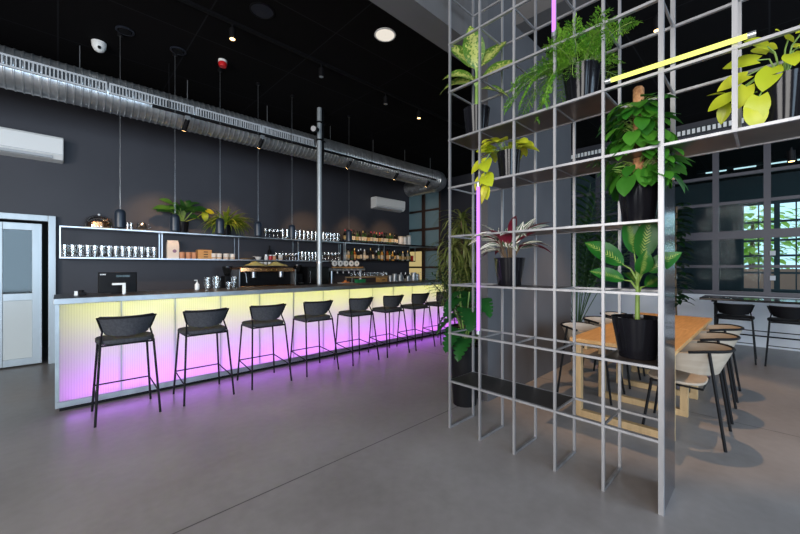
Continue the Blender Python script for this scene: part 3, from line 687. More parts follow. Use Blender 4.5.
# third bay clutter
t = thing('serving_tray', 'flat dark round tray at the left of the third shelf bay', 'tray', (2.68, 7.16, ZS))
part('tray_base', MB().lathe([(0.001, 0), (0.10, 0), (0.115, 0.03), (0.108, 0.03), (0.095, 0.008), (0.001, 0.008)], n=24), 'brown_stem', t)
t = thing('gravy_boat', 'white ceramic pouring boat in the third shelf bay', 'jug', (2.90, 7.12, ZS))
part('body', MB().lathe([(0.001, 0), (0.035, 0), (0.055, 0.03), (0.06, 0.06), (0.055, 0.06), (0.045, 0.03), (0.001, 0.012)], n=18), 'ceramic', t)
part('spout', MB().leaf((-0.05, 0, 0.045), (-1, 0, 0.5), 0.07, 0.05, 'strap', 0.2, 0.5, 4), 'ceramic', t)
def small_bottle(name, label, cat, loc, h, r, bm, cm, group=None):
    t = thing(name, label, cat, loc, 0, group)
    part('body', MB().lathe([(0.001, 0), (r, 0), (r, h*0.6), (r*0.35, h*0.75), (r*0.32, h*0.93), (0.001, h*0.93)], n=14), bm, t)
    part('cap', MB().cyl((0, 0, h*0.93), r*0.4, h*0.07, 12), cm, t); return t
small_bottle('flask', 'tall dark bottle in the middle of the third shelf bay', 'bottle', (3.17, 7.2, ZS), 0.30, 0.04, 'black', 'black')
for i, (x, m_) in enumerate(((3.06, 'ceramic'), (3.15, 'red_plastic'), (3.23, 'terracotta'))):
    t = thing('condiment_jar', ['white', 'red', 'orange-brown'][i]+' jar in front of the tall dark bottle in the third shelf bay', 'jar', (x, 7.11, ZS))
    part('body', MB().lathe([(0.001, 0), (0.035, 0), (0.038, 0.02), (0.036, 0.08), (0.001, 0.085)], n=14), m_, t)
    part('lid', MB().cyl((0, 0, 0.085), 0.036, 0.02, 14), 'white_plastic' if i else 'steel', t)
put(mg, u6, (3.36, 7.10, ZS), 'white mug with brown base alone in the third shelf bay, before the wine glasses', 'white mugs on the lower wall shelf')
put(g0, u1, (4.36, 7.12, ZS), 'clear tumbler just left of the pole on the lower wall shelf', 'tumblers beside the pole')
# bottles
M['b_dark'] = mat('dark_bottle_glass', (0.012, 0.012, 0.012), 0.1); M['b_green'] = mat('green_bottle_glass', (0.02, 0.06, 0.02), 0.12)
M['b_amber'] = mat('amber_spirit', (0.22, 0.065, 0.015), 0.1); M['b_gold'] = mat('golden_spirit', (0.42, 0.23, 0.05), 0.12); M['b_clear'] = mat('pale_spirit', (0.30, 0.30, 0.27), 0.1)
M['b_red'] = mat('red_liqueur', (0.4, 0.03, 0.02), 0.12); M['b_blue'] = mat('pale_blue_gin', (0.2, 0.3, 0.36), 0.1)
M['l_white'] = mat('cream_label', (0.55, 0.50, 0.40), 0.7); M['l_gold'] = mat('gold_label', (0.42, 0.29, 0.11), 0.6); M['l_black'] = mat('black_label', (0.02, 0.02, 0.02), 0.6); M['l_red'] = mat('red_label', (0.5, 0.04, 0.05), 0.6)
M['c_red'] = mat('red_capsule', (0.5, 0.02, 0.06), 0.4)
def bottle(loc, h, r, gm, lm_, cm, label, group):
    t = thing('bottle', label, 'bottle', loc, 0, group)
    part('body', MB().lathe([(0.001, 0), (r*0.96, 0), (r, 0.01), (r, h*0.58), (r*0.8, h*0.66), (r*0.38, h*0.75), (r*0.34, h*0.9), (0.001, h*0.9)], n=14), gm, t)
    part('bottle_label', MB().lathe([(r*1.02, h*0.14), (r*1.02, h*0.46)], n=14), lm_, t)
    part('cap', MB().lathe([(0.001, h), (r*0.37, h), (r*0.42, h*0.84), (r*0.34, h*0.84)], n=12), cm, t); return t
cname = {'b_dark': 'dark', 'b_green': 'green', 'b_amber': 'amber', 'b_gold': 'golden', 'b_clear': 'clear', 'b_red': 'red', 'b_blue': 'pale blue'}
lname = {'l_white': 'cream label', 'l_gold': 'gold label', 'l_black': 'black label', 'l_red': 'red label'}
rb = random.Random(3)
for i in range(20):
    x = 5.02+0.092*i; g = rb.choice(['b_dark', 'b_dark', 'b_dark', 'b_green']); l = 'l_white' if i % 4 else 'l_gold'; c = 'c_red' if i in (0, 2, 9, 10, 12, 13) else ('gold' if i % 5 == 1 else 'black')
    bottle((x, 7.14+0.02*(i % 2), 2.03), 0.27+0.03*rb.random(), 0.038, g, l, c, '%s wine bottle with %s, %s from left on the bottle shelf top' % (cname[g], lname[l], ORD[i]), 'wine bottles on top of the bottle shelf')
for i in range(24):
    x = 5.03+0.097*i; g = rb.choice(['b_amber', 'b_dark', 'b_clear', 'b_amber', 'b_dark', 'b_green', 'b_gold', 'b_dark']) if i not in (0, 1) else 'b_clear'; l = rb.choice(['l_white', 'l_gold', 'l_gold', 'l_white', 'l_black']); c = rb.choice(['black', 'gold', 'steel', 'black'])
    bottle((x, 7.13+0.03*(i % 2), 1.575), 0.24+0.07*rb.random(), 0.036+0.008*rb.random(), g, l, c, '%s spirit bottle with %s, %s from left on the lower bottle board' % (cname[g], lname[l], ORD[i]), 'spirit bottles on the lower bottle shelf')
cn = thing('canister', 'x', 'canister'); part('body', MB().lathe([(0.001, 0), (0.062, 0), (0.065, 0.01), (0.065, 0.20), (0.001, 0.205)], n=20), 'ceramic', cn); part('lid', MB().lathe([(0.067, 0.2), (0.067, 0.225), (0.001, 0.23)], n=20), 'l_white', cn)
u7 = [True]
for i, x in enumerate((6.90, 7.06, 7.23)): put(cn, u7, (x, 7.15, 2.03), ['white canister nearest the wine bottles on the bottle shelf', 'middle one of the three white canisters on the bottle shelf', 'tallest white canister, at the right of the three on the bottle shelf'][i], 'canisters on the bottle shelf', scale=(1, 1, 1.0 if i < 2 else 1.18))
t = thing('wine_box', 'dark red box at the right end of the lower bottle shelf', 'box', (7.37-0.06, 7.15, 1.575)); part('box_body', MB().box(-0.0, 0.05, -0.06, 0.06, 0, 0.12), 'b_red', t, smooth=0); part('lid', MB().box(-0.004, 0.054, -0.064, 0.064, 0.12, 0.15), 'b_red', t, smooth=0)
# rear worktop behind the bar
rc = thing('rear_counter', 'low dark worktop along the wall behind the bar', 'counter', (3.5, 6.95, 0))
part_w('worktop', MB().box(0.1, 7.3, 6.62, 7.28, 0.92, 0.95), 'steel', rc, smooth=0)
for k in range(9): part_w('cabinet_door', MB().box(0.12+0.795*k, 0.9+0.795*k, 6.655, 6.675, 0.1, 0.91), 'black', rc, smooth=0)
part_w('carcass', MB().box(0.12, 7.28, 6.675, 7.27, 0.02, 0.92), 'black', rc, smooth=0)
# espresso machine
ct_cup = tag(cup(0.07, 0.036).build('espresso_cup', 'ceramic'), 'x', 'cup'); u14 = [True]
em = thing('espresso_machine', 'black and copper two-group espresso machine with yellow cloths on top, behind the bar', 'coffee machine', (2.93, 6.88, 0.95))
part('base', MB().rbox(-0.52, 0.52, -0.22, 0.24, 0.04, 0.10, 0.03), 'copper', em, 'copper drip tray base', bevel=0.005)
for sx in (-1, 1):
    for sy in (-1, 1): part('foot', MB().cyl((sx*0.45, sy*0.17, 0), 0.025, 0.04, 12), 'steel', em)
part('body', MB().rbox(-0.52, 0.52, -0.05, 0.24, 0.10, 0.42, 0.03), 'black', em, bevel=0.006)
part('top_housing', MB().rbox(-0.54, 0.54, -0.2, 0.25, 0.36, 0.44, 0.05), 'copper', em, 'copper top housing', bevel=0.008)
part('cup_rail', MB().tube([(-0.52, -0.18, 0.47), (0.52, -0.18, 0.47), (0.52, 0.22, 0.47), (-0.52, 0.22, 0.47)], 0.008, 8, closed=True), 'steel', em)
part('side_panel', MB().box(-0.56, -0.54, -0.2, 0.22, 0.06, 0.40), 'galv', em, smooth=0); part('side_panel', MB().box(0.54, 0.56, -0.2, 0.22, 0.06, 0.40), 'galv', em, smooth=0)
for x in (-0.27, 0.27):
    g = part('group_head', MB().lathe([(0.001, 0.25), (0.045, 0.25), (0.05, 0.36), (0.001, 0.36)], (x, -0.13, 0), 16), 'steel', em)
    part('portafilter', MB().tube([(x, -0.13, 0.245), (x, -0.2, 0.24), (x, -0.32, 0.225)], 0.014, 8), 'black', g)
for x in (-0.47, 0.47): part('steam_wand', MB().tube([(x, -0.16, 0.37), (x+0.02, -0.23, 0.33), (x+0.03, -0.25, 0.16)], 0.007, 8), 'steel', em)
for k in range(4): part('button', MB().cyl((-0.15+0.1*k, -0.205, 0.40), 0.012, 0.008, 10, 'y'), 'gold', em)
for i, (x, a) in enumerate(((-0.18, 0.2), (0.24, -0.1))):
    rows = []
    for j in range(7):
        rows.append([(x+(k-3)*0.062, -0.12+0.04*j, 0.475+0.085*math.exp(-((k-3)**2+(j-3)**2)/6)+0.008*math.sin(k*2+j)) for k in range(7)])
    o = MB().sheet(rows, 0.02).build('bar_cloth', 'yellow_cloth'); o.location = (2.93, 6.88, 0.95); tag(o, ['crumpled yellow cloth on the left half of the espresso machine', 'crumpled yellow cloth on the right half of the espresso machine'][i], 'cloth', 'cloths on the espresso machine')
for i in range(5): put(ct_cup, u14, (2.93-0.02+0.085*(i-2), 7.0, 1.43), 'white espresso cup on the machine top, %s from left' % ORD[i], 'cups on the espresso machine')
def grinder(x, lab, h=0.5):
    t = thing('coffee_grinder', lab, 'coffee grinder', (x, 6.9, 0.95))
    part('body', MB().rbox(-0.08, 0.08, -0.1, 0.12, 0, h*0.62, 0.03), 'black', t, bevel=0.005)
    part('hopper', MB().lathe([(0.03, h*0.62), (0.05, h*0.66), (0.085, h*0.9), (0.085, h), (0.001, h*1.02)], n=18), 'b_dark', t)
    part('spout', MB().box(-0.03, 0.03, -0.17, -0.1, h*0.34, h*0.44), 'black', t, smooth=0)
    part('cradle', MB().tube([(-0.03, -0.1, 0.12), (-0.04, -0.18, 0.12), (0.04, -0.18, 0.12), (0.03, -0.1, 0.12)], 0.006), 'steel', t)
grinder(2.24, 'black coffee grinder at the left of the espresso machine', 0.46)
grinder(3.64, 'black coffee grinder at the right of the espresso machine', 0.5)
t = thing('drinks_fridge', 'dark upright glass-door unit behind the pole', 'fridge', (4.05, 6.95, 0.95)); part('body', MB().box(-0.26, 0.26, -0.2, 0.3, 0, 0.46), 'black', t, smooth=0, bevel=0.006); dr = part('door', MB().box(-0.25, 0.25, -0.225, -0.203, 0.02, 0.45), 'b_dark', t, smooth=0, bevel=0.004); part('handle', MB().tube([(-0.22, -0.225, 0.12), (-0.22, -0.25, 0.12), (-0.22, -0.25, 0.36), (-0.22, -0.225, 0.36)], 0.007), 'steel', dr)
# beer tap bridge with five round badges
tp = thing('beer_tap_bridge', 'steel beer tap bridge with five round white badges right of the pole', 'beer tap', (4.90, 6.95, 0.95)); tp.scale = (1.22, 1.22, 1.22)
part('rail', MB().tube([(-0.42, 0, 0.32), (0.46, 0, 0.32)], 0.032, 14), 'steel', tp)
for x in (-0.32, 0.36): part('post', MB().cyl((x, 0, 0), 0.028, 0.31, 14), 'steel', tp)
part('wood_strip', MB().box(-0.30, 0.42, -0.02, 0.02, 0.355, 0.372), 'amber_wood', tp, 'wooden strip', smooth=0)
for k in range(5):
    x = -0.25+0.13*k
    b = part('badge', MB().cyl((x, -0.01, 0.437), 0.052, 0.02, 24, 'y').lathe([(0.052, -0.012), (0.058, 0.0), (0.052, 0.014)], (x, 0, 0.437), 24, 'y'), 'white_plastic', tp, 'round white badge')
    part('badge_mark', MB().cbox((x, -0.013, 0.437), (0.012+0.006*(k % 2), 0.004, 0.05-0.008*k)).cbox((x+0.008*(k % 3-1), -0.013, 0.447), (0.035, 0.004, 0.011)), 'black_print', b, smooth=0)
    tpk = part('tap', MB().tube([(x, -0.02, 0.32), (x, -0.09, 0.31), (x, -0.10, 0.25)], 0.013, 10), 'steel', tp)
rk = thing('glass_rack', 'raised steel glass rack with upturned glasses behind the bar', 'rack', (5.62, 6.98, 0.95))
part('rack_shelf', MB().box(-0.62, 0.62, -0.13, 0.13, 0.19, 0.215), 'wood_pale', rk, smooth=0)
for sx in (-1, 1):
    for sy in (-1, 1): part('leg', MB().box(sx*0.6-0.01, sx*0.6+0.01, sy*0.12-0.01, sy*0.12+0.01, 0, 0.19), 'steel', rk, smooth=0)
for i in range(12): put(g0, u1, (5.06+0.1*i, 6.93, 1.165), 'clear tumbler, %s from left on the raised rack behind the bar' % ORD[i], 'tumblers on the raised rack', scale=(0.95, 0.95, 0.55))
for i, (x, nm, m_, lab) in enumerate(((4.66, 'fruit_bowl', 'orange_food', 'bowl of orange fruit on the worktop below the beer taps'),)):
    t = thing(nm, lab, 'bowl', (x+0.12, 6.78, 0.95)); part('bowl', MB().lathe([(0.001, 0), (0.1, 0), (0.19, 0.09), (0.18, 0.09), (0.09, 0.012), (0.001, 0.012)], n=24), 'ceramic', t)
orn = tag(MB().lathe([(0.042*math.sin(PI*k/8)+0.0005, -0.042*math.cos(PI*k/8)) for k in range(9)], n=14).build('orange', 'orange_food'), 'x', 'orange'); u8 = [True]
for i, (dx, dy, dz) in enumerate(((-0.07, -0.05, 0.058), (0.03, -0.07, 0.058), (0.09, 0.01, 0.07), (-0.03, 0.06, 0.065), (0.0, 0.0, 0.11))): put(orn, u8, (4.78+dx, 6.78+dy, 0.95+dz), 'orange in the white bowl below the beer taps, %s' % ['at its left front', 'at its front', 'at its right', 'at its back', 'on top of the heap'][i], 'oranges in the bowl')
t = thing('storage_crate', 'bright green plastic box on the worktop right of the fruit bowl', 'box', (5.18, 6.75, 0.95)); part('box_body', MB().box(-0.12, 0.12, -0.06, 0.06, 0, 0.14), 'green_box', t, smooth=0, bevel=0.005); part('lid', MB().box(-0.125, 0.125, -0.065, 0.065, 0.14, 0.155), 'green_box', t, smooth=0)
t = thing('wooden_crate', 'small brown wooden crate on the worktop beside the white jugs', 'crate', (5.83, 6.72, 0.95)); part('crate_body', MB().box(-0.13, 0.13, -0.07, 0.07, 0, 0.19), 'amber_wood', t, smooth=0, bevel=0.004)
part('slot', MB().box(-0.05, 0.05, -0.073, -0.069, 0.12, 0.14), 'black_print', t, smooth=0)
jg = thing('jug', 'x', 'jug'); part('body', MB().lathe([(0.001, 0), (0.06, 0), (0.065, 0.05), (0.055, 0.2), (0.06, 0.24), (0.054, 0.24), (0.048, 0.2), (0.001, 0.012)], n=18), 'galv', jg); part('handle', MB().tube([(0.055, 0, 0.22), (0.11, 0, 0.2), (0.11, 0, 0.08), (0.062, 0, 0.05)], 0.008), 'galv', jg)
u9 = [True]
for i, (x, y, s_) in enumerate(((6.12, 6.72, 1.0), (6.30, 6.75, 1.15), (6.5, 6.75, 1.05), (6.78, 6.74, 0.9), (6.98, 6.72, 1.25), (7.14, 6.76, 1.1))): put(jg, u9, (x, y, 0.95), 'silver jug on the rear worktop, %s right of the wooden crate' % ORD[i], 'jugs on the rear worktop', scale=(s_, s_, s_))
for i in range(5): bottle((6.64+0.17*i if i < 4 else 7.22, 6.86, 0.95), 0.3, 0.04, ['b_clear', 'b_dark', 'b_blue', 'b_dark', 'b_clear'][i], 'l_white', 'steel', '%s bottle with cream label standing behind the jugs, %s from left' % (['clear', 'dark', 'pale blue', 'black', 'colourless'][i], ORD[i]), 'bottles behind the jugs')
# on the front counter
t = thing('till_monitor', 'black touchscreen till seen from behind on the left end of the bar', 'till', (0.495, 5.16, 1.10))
part('screen_housing', MB().rbox(-0.175, 0.175, -0.02, 0.03, 0.01, 0.24, 0.012), 'black', t, bevel=0.004)
part('customer_display', MB().box(-0.02, 0.105, -0.026, -0.019, 0.185, 0.208), 'screen', t, 'dim teal display strip', smooth=0)
lg = MB()
for k, (x, w_) in enumerate(((-0.158, 0.008), (-0.146, 0.010), (-0.132, 0.010), (-0.119, 0.008))): lg.box(x, x+w_, -0.024, -0.0195, 0.21, 0.223)
part('logo', lg, 'logo_white', t, 'small white logo', smooth=0)
part('stand', MB().rbox(-0.06, 0.06, -0.03, 0.08, 0, 0.012, 0.01), 'black', t)
t = thing('faucet', 'angular white bar faucet in front of the black till', 'faucet', (0.535, 5.02, 1.10))
part('spout', MB().box(-0.015, 0.015, -0.012, 0.012, 0, 0.10).box(-0.105, 0.015, -0.012, 0.012, 0.10, 0.122), 'white_plastic', t, smooth=0, bevel=0.004)
part('base_ring', MB().cyl((0, 0, 0), 0.02, 0.006, 16), 'steel', t)
t = thing('card_terminal', 'small black and white gadget at the left end of the bar top', 'gadget', (0.17, 5.08, 1.10))
part('body', MB().rbox(-0.01, 0.05, -0.04, 0.04, 0, 0.035, 0.01), 'black', t, bevel=0.004); part('dial', MB().cyl((0.01, 0, 0.035), 0.02, 0.02, 14), 'black', t); part('cap', MB().box(-0.045, -0.02, -0.03, 0.03, 0, 0.045), 'white_plastic', t, 'white side piece', smooth=0)
t = thing('soap_dispenser', 'white pump soap dispenser on the bar top', 'soap dispenser', (1.33, 5.26, 1.10))
part('bottle_body', MB().lathe([(0.001, 0), (0.026, 0), (0.028, 0.01), (0.027, 0.07), (0.012, 0.088), (0.012, 0.096), (0.001, 0.096)], n=16), 'white_plastic', t); part('pump', MB().tube([(0, 0, 0.096), (0, 0, 0.125), (-0.035, 0, 0.125)], 0.006), 'white_plastic', t)
for i, (x, y, s_) in enumerate(((1.46, 5.28, 0.85), (1.55, 5.22, 0.95), (1.60, 5.30, 0.8), (1.72, 5.24, 0.5), (1.80, 5.27, 0.9))): put(g0, u1, (x, y, 1.10), 'clear tumbler on the bar top, %s right of the white soap dispenser' % ORD[i], 'tumblers on the bar top', scale=(1, 1, s_))
# ================================================================== PENDANTS, POLE, DUCT, CEILING
pp = thing('pendant_lamp', 'x', 'pendant lamp', (0, 0, 0)); 
part('shade', MB().lathe([(0.001, 0.005), (0.047, 0.005), (0.05, 0.0), (0.055, 0.005), (0.055, 0.17), (0.05, 0.198), (0.03, 0.219), (0.001, 0.225)], n=24), 'pendant', pp)
part('cord', MB().tube([(0, 0, 0.225), (0, 0, 2.33)], 0.0016, 6), 'galv', pp)
part('ceiling_cup', MB().cyl((0, 0, 2.30), 0.03, 0.03, 16), 'black', pp)
u10 = [True]
PL = ['black capsule pendant lamp at the left end of the row, beside the cake dome', 'black capsule pendant lamp second from the left, in front of the leafy shelf plant', 'black capsule pendant lamp third from the left, in front of the shelf fern', 'black capsule pendant lamp right of the shelf fern', 'black capsule pendant lamp in front of the tall glasses, left of the pole', 'black capsule pendant lamp in front of the wine bottles, right of the pole']
for i, x in enumerate((0.538, 1.106, 1.657, 2.197, 2.752, 3.886)): put(pp, u10, (x, 5.4, 1.87), PL[i], 'pendant lamps over the bar'); spot('pendant_light', (x, 5.4, 1.862), (x, 5.42, 0), 9, WARM, 130, 0.8)
t = thing('support_pole', 'slim vertical steel pole rising from the bar to the ceiling', 'pole', (3.322, 5.5, 0))
part('shaft', MB().lathe([(0.042, 0), (0.042, 4.2)], n=20), 'alu', t)
part('collar', MB().lathe([(0.043, 1.46), (0.05, 1.465), (0.05, 1.49), (0.043, 1.495)], n=20), 'steel', t)
for z in (3.62, 3.93): part('clamp', MB().lathe([(0.043, z), (0.06, z), (0.06, z+0.025), (0.043, z+0.025)], n=16).box(0.05, 0.12, -0.01, 0.01, z, z+0.02), 'black', t)
part('base_flange', MB().lathe([(0.1, 0.0), (0.1, 0.012), (0.04, 0.02)], n=20), 'steel', t)
t = thing('pole_spotlight', 'small dark spotlight clamped to the steel pole below the ceiling', 'spotlight', (3.2, 5.44, 3.74))
part('body', MB().tube([(0.05, 0.02, 0.05), (-0.06, -0.05, 0.02)], 0.055, 14, [0.04, 0.06]), 'black', t); part('lens', MB().tube([(-0.06, -0.05, 0.02), (-0.066, -0.054, 0.0185)], 0.045, 14), 'steel', t); part('bracket', MB().bar((0.04, 0.02, 0.05), (0.09, 0.06, 0.04), 0.02), 'black', t)
t = thing('cable_trunk', 'slim dark strip beside the upper part of the steel pole', 'cable trunk', (3.40, 5.52, 3.2)); part('trunk', MB().box(-0.015, 0.015, -0.02, 0.02, 0, 1.0), 'black', t, smooth=0); part('clip', MB().box(-0.02, 0.02, -0.025, 0.025, 0.3, 0.33), 'black', t, smooth=0)
# spiral duct
DY, DZ, DR, DXE = 6.05, 3.675, 0.227, 7.05
duct = thing('air_duct', 'long galvanised spiral air duct under the ceiling above the bar', 'air duct', (3.0, DY, DZ))
db = MB(); n = 36; rows = []
x = -2.5
while x < DXE:
    for dx, rr in ((0, DR), (0.03, DR-0.002), (0.044, DR), (0.050, DR+0.007), (0.060, DR+0.007), (0.066, DR)):
        rows.append([(x+dx, DY+rr*math.cos(2*PI*i/n), DZ+rr*math.sin(2*PI*i/n)) for i in range(n+1)])
    x += 0.072
db.grid(rows)
part_w('duct_tube', db, 'galv', duct, smooth=25)
el = MB(); rows = []
for k in range(13):
    a = PI/2*k/12; R_ = 0.33
    cx, cy = DXE+0.02+R_*math.sin(a), DY+R_*(1-math.cos(a)); 
    nx, ny = -math.sin(a), math.cos(a); rr = DR+0.008+(0.008 if k % 3 == 0 else 0)
    rows.append([(cx+nx*rr*math.cos(2*PI*i/n), cy+ny*rr*math.cos(2*PI*i/n), DZ+rr*math.sin(2*PI*i/n)) for i in range(n+1)])
el.grid(rows); part_w('elbow', el, 'galv', duct, smooth=25)
el = MB(); rows = []
y = DY+0.34
while y < 9.3:
    for dy, rr in ((0, DR), (0.08, DR), (0.085, DR+0.006), (0.095, DR+0.006), (0.1, DR)): rows.append([(DXE+0.35-rr*math.cos(2*PI*i/n), y+dy, DZ+rr*math.sin(2*PI*i/n)) for i in range(n+1)])
    y += 0.11
el.grid(rows); part_w('duct_branch', el, 'galv', duct, smooth=25)
a0, a1 = math.radians(-18.6), math.radians(16.4)
for k, (xa, xb) in enumerate(((-2.45, -1.49), (-1.48, -0.52), (-0.51, 0.45), (0.47, 1.43), (1.45, 2.41), (2.43, 3.39))):
    zz0, zz1 = DZ+DR*math.sin(a0), DZ+DR*math.sin(a1); yf = DY-DR-0.012
    fp = part_w('diffuser_panel', MB().box(xa, xb, yf-0.006, yf+0.02, zz0, zz0+0.02).box(xa, xb, yf-0.006, yf+0.02, zz1-0.02, zz1).box(xa, xa+0.02, yf-0.006, yf+0.02, zz0+0.02, zz1-0.02).box(xb-0.02, xb, yf-0.006, yf+0.02, zz0+0.02, zz1-0.02).box(xa+0.02, xb-0.02, yf+0.012, yf+0.02, zz0+0.02, zz1-0.02), 'white_metal', duct, 'pale grey slatted diffuser', smooth=0)
    sl = MB(); x = xa+0.03
    while x < xb-0.03: sl.box(x, x+0.012, yf-0.004, yf+0.008, zz0+0.02, zz1-0.02); x += 0.034
    MB().box(xa+0.02, xb-0.02, yf+0.009, yf+0.0115, zz0+0.02, zz1-0.02).build('backing', 'slot_dark', fp, smooth=0, origin=duct.location)
    o = sl.build('slats', 'white_metal', fp, smooth=0, origin=duct.location)
for x in (-1.8, 0.2, 1.4, 2.62, 3.9, 5.0, 5.98, 6.9): part_w('hanger', MB().tube([(x, DY, DZ+DR), (x, DY, 4.2)], 0.005, 6), 'galv', duct)
# track under the duct with spots washing the shelf
TY, TZ = 5.72, 3.54
tr = thing('light_track', 'black lighting track hung along the lower edge of the duct', 'light track', (3.8, TY, TZ))
part_w('rail', MB().box(0.91, 6.75, TY-0.02, TY+0.02, TZ, TZ+0.035), 'black', tr, smooth=0)
for x in (1.1, 2.9, 4.7, 6.6): part_w('hanger', MB().tube([(x, TY, TZ+0.035), (x, TY, 4.2)], 0.004, 6), 'black', tr)
tl = thing('track_spotlight', 'x', 'spotlight')
part('head', MB().tube([(0, 0.0, -0.055), (-0.02, 0.10, -0.18)], 0.032, 14), 'black', tl)
part('lens', MB().tube([(-0.0201, 0.1006, -0.1808), (-0.0207, 0.1035, -0.1845)], 0.026, 14), 'warm_lamp', tl, 'glowing lens')
part('mount', MB().box(-0.03, 0.03, -0.015, 0.015, -0.05, 0.0).tube([(0, 0, -0.03), (0, 0, -0.08)], 0.008), 'galv', tl)
u11 = [True]
SPL = ['small black spotlight under the duct, above the cake dome end of the shelf', 'small black spotlight under the duct, above the shelf fern', 'small black spotlight under the duct, just right of the pole', 'small black spotlight under the duct, above the right air conditioner', 'small black spotlight under the duct, near its elbow']
for i, x in enumerate((1.325, 2.40, 4.16, 5.44, 6.50)):
    o = put(tl, u11, (x, TY, TZ), SPL[i], 'spotlights along the duct track')
    spot('shelf_spot', (x-0.02, TY+0.13, TZ-0.215), (x-0.1, 7.2, 1.98), 135, WARM, 46, 1.0)
    
# ceiling items over the bar
ZC = 4.2
ct_ = thing('ceiling_track', 'black track on the black ceiling with four small spotlights', 'light track', (3.0, 4.24, ZC-0.04))
part_w('rail', MB().box(-0.8, 7.0, 4.22, 4.255, ZC-0.035, ZC), 'black', ct_, smooth=0)
cs = thing('ceiling_spotlight', 'x', 'spotlight')
part('head', MB().cyl((0, 0, -0.17), 0.035, 0.11, 16), 'black', cs); part('stem', MB().cyl((0, 0, -0.06), 0.01, 0.06, 8), 'black', cs)
part('lens', MB().cyl((0, 0, -0.173), 0.028, 0.003, 16), 'warm_lamp', cs, 'round lens')
u12 = [True]
for i, x in enumerate((1.432, 2.589, 3.763, 4.537)):
    o = put(cs, u12, (x, 4.238, ZC-0.035), ['lit spotlight on the ceiling track, left of the white round speaker', 'ceiling track spotlight above the top of the steel pole', 'ceiling track spotlight halfway between pole and shelf frame', 'lit ceiling track spotlight nearest the metal shelf frame'][i], 'spotlights on the ceiling track')
    if i in (1, 2):
        for c in o.children:
            if c.name.startswith('lens'): c.material_slots[0].link = 'OBJECT'; c.material_slots[0].material = M['galv']
        continue
    spot('bar_spot', (x, 4.238, ZC-0.23), (x, 4.3, 0), 30, WARM, 40, 0.8)
t = thing('security_camera', 'white dome security camera on the black ceiling', 'camera', (0.37, 5.80, ZC)); part('base', MB().lathe([(0.001, 0), (0.075, 0), (0.075, -0.03), (0.001, -0.03)], n=24), 'white_plastic', t); dm = part('dome', MB().lathe([(0.072, -0.03), (0.07, -0.06), (0.05, -0.1), (0.02, -0.118), (0.001, -0.12)], n=24), 'white_plastic', t); part('lens', MB().cyl((0, -0.066, -0.085), 0.018, 0.012, 12, 'y'), 'black', dm)
t = thing('fire_detector', 'red fire sounder with white base on the black ceiling', 'smoke detector', (1.61, 5.14, ZC)); part('base', MB().lathe([(0.001, 0), (0.055, 0), (0.055, -0.03), (0.001, -0.03)], n=24), 'white_plastic', t); part('body', MB().lathe([(0.05, -0.03), (0.055, -0.05), (0.045, -0.085), (0.001, -0.09)], n=24), 'red_plastic', t)
t = thing('round_speaker', 'flat round white speaker in the black ceiling', 'speaker', (2.84, 3.21, ZC)); part('rim', MB().lathe([(0.128, 0), (0.13, -0.008), (0.115, -0.012), (0.112, -0.002)], n=32), 'white_plastic', t); part('grille', MB().lathe([(0.114, -0.006), (0.001, -0.009)], n=32), 'speaker_glow', t)  # brightness of the speaker grille is put in as glow, not a lamp
t = thing('round_speaker', 'flat round black speaker in the ceiling beside the track', 'speaker', (1.606, 3.84, ZC)); part('rim', MB().lathe([(0.128, 0), (0.13, -0.008), (0.115, -0.012), (0.112, -0.002)], n=32), 'black', t); part('grille', MB().lathe([(0.114, -0.006), (0.001, -0.009)], n=32), 'navy_black', t)
for i, (x, y) in enumerate(((0.573, 5.29), (1.12, 5.30))):
    t = thing('round_vent', ['round black ceiling vent right of the dome camera', 'round black ceiling vent between dome camera and red fire sounder'][i], 'vent', (x, y, ZC), 0, 'black ceiling vents'); part('rim', MB().lathe([(0.09, 0), (0.092, -0.012), (0.075, -0.016), (0.072, -0.002)], n=28), 'navy_black', t); part('disc', MB().lathe([(0.06, -0.004), (0.06, -0.018), (0.001, -0.02)], n=28), 'black', t)
# air conditioners on the back wall
def ac(x0, x1, z0, z1, lab):
    t = thing('air_conditioner', lab, 'air conditioner', ((x0+x1)/2, 7.3, z0)); w = (x1-x0)/2; h = z1-z0
    pr = [(0, 0), (-0.17, 0.02), (-0.22, 0.08), (-0.23, h-0.03), (-0.21, h), (0, h)]
    b = MB(); vs = [(-w, y, z) for y, z in pr]+[(w, y, z) for y, z in pr]; k = len(pr)
    b._add(vs, [tuple(range(k)), tuple(range(2*k-1, k-1, -1))]+[(i, k+i, k+(i+1) % k, (i+1) % k) for i in range(k)])
    part('housing', b, 'white_plastic', t, smooth=0, bevel=0.012)
    part('louvre', MB().box(-w+0.05, w-0.12, -0.215, -0.165, 0.024, 0.03).box(-w+0.05, w-0.12, -0.222, -0.214, 0.03, 0.06), 'white_metal', t, smooth=0)
    part('seam', MB().box(-w+0.002, w-0.002, -0.233, -0.226, 0.085, 0.089), 'white_metal', t, smooth=0)
ac(-1.25, 0.06, 2.93, 3.27, 'white wall air conditioner high on the left, above the door')
ac(5.95, 7.02, 2.94, 3.24, 'white wall air conditioner above the bottle shelf')
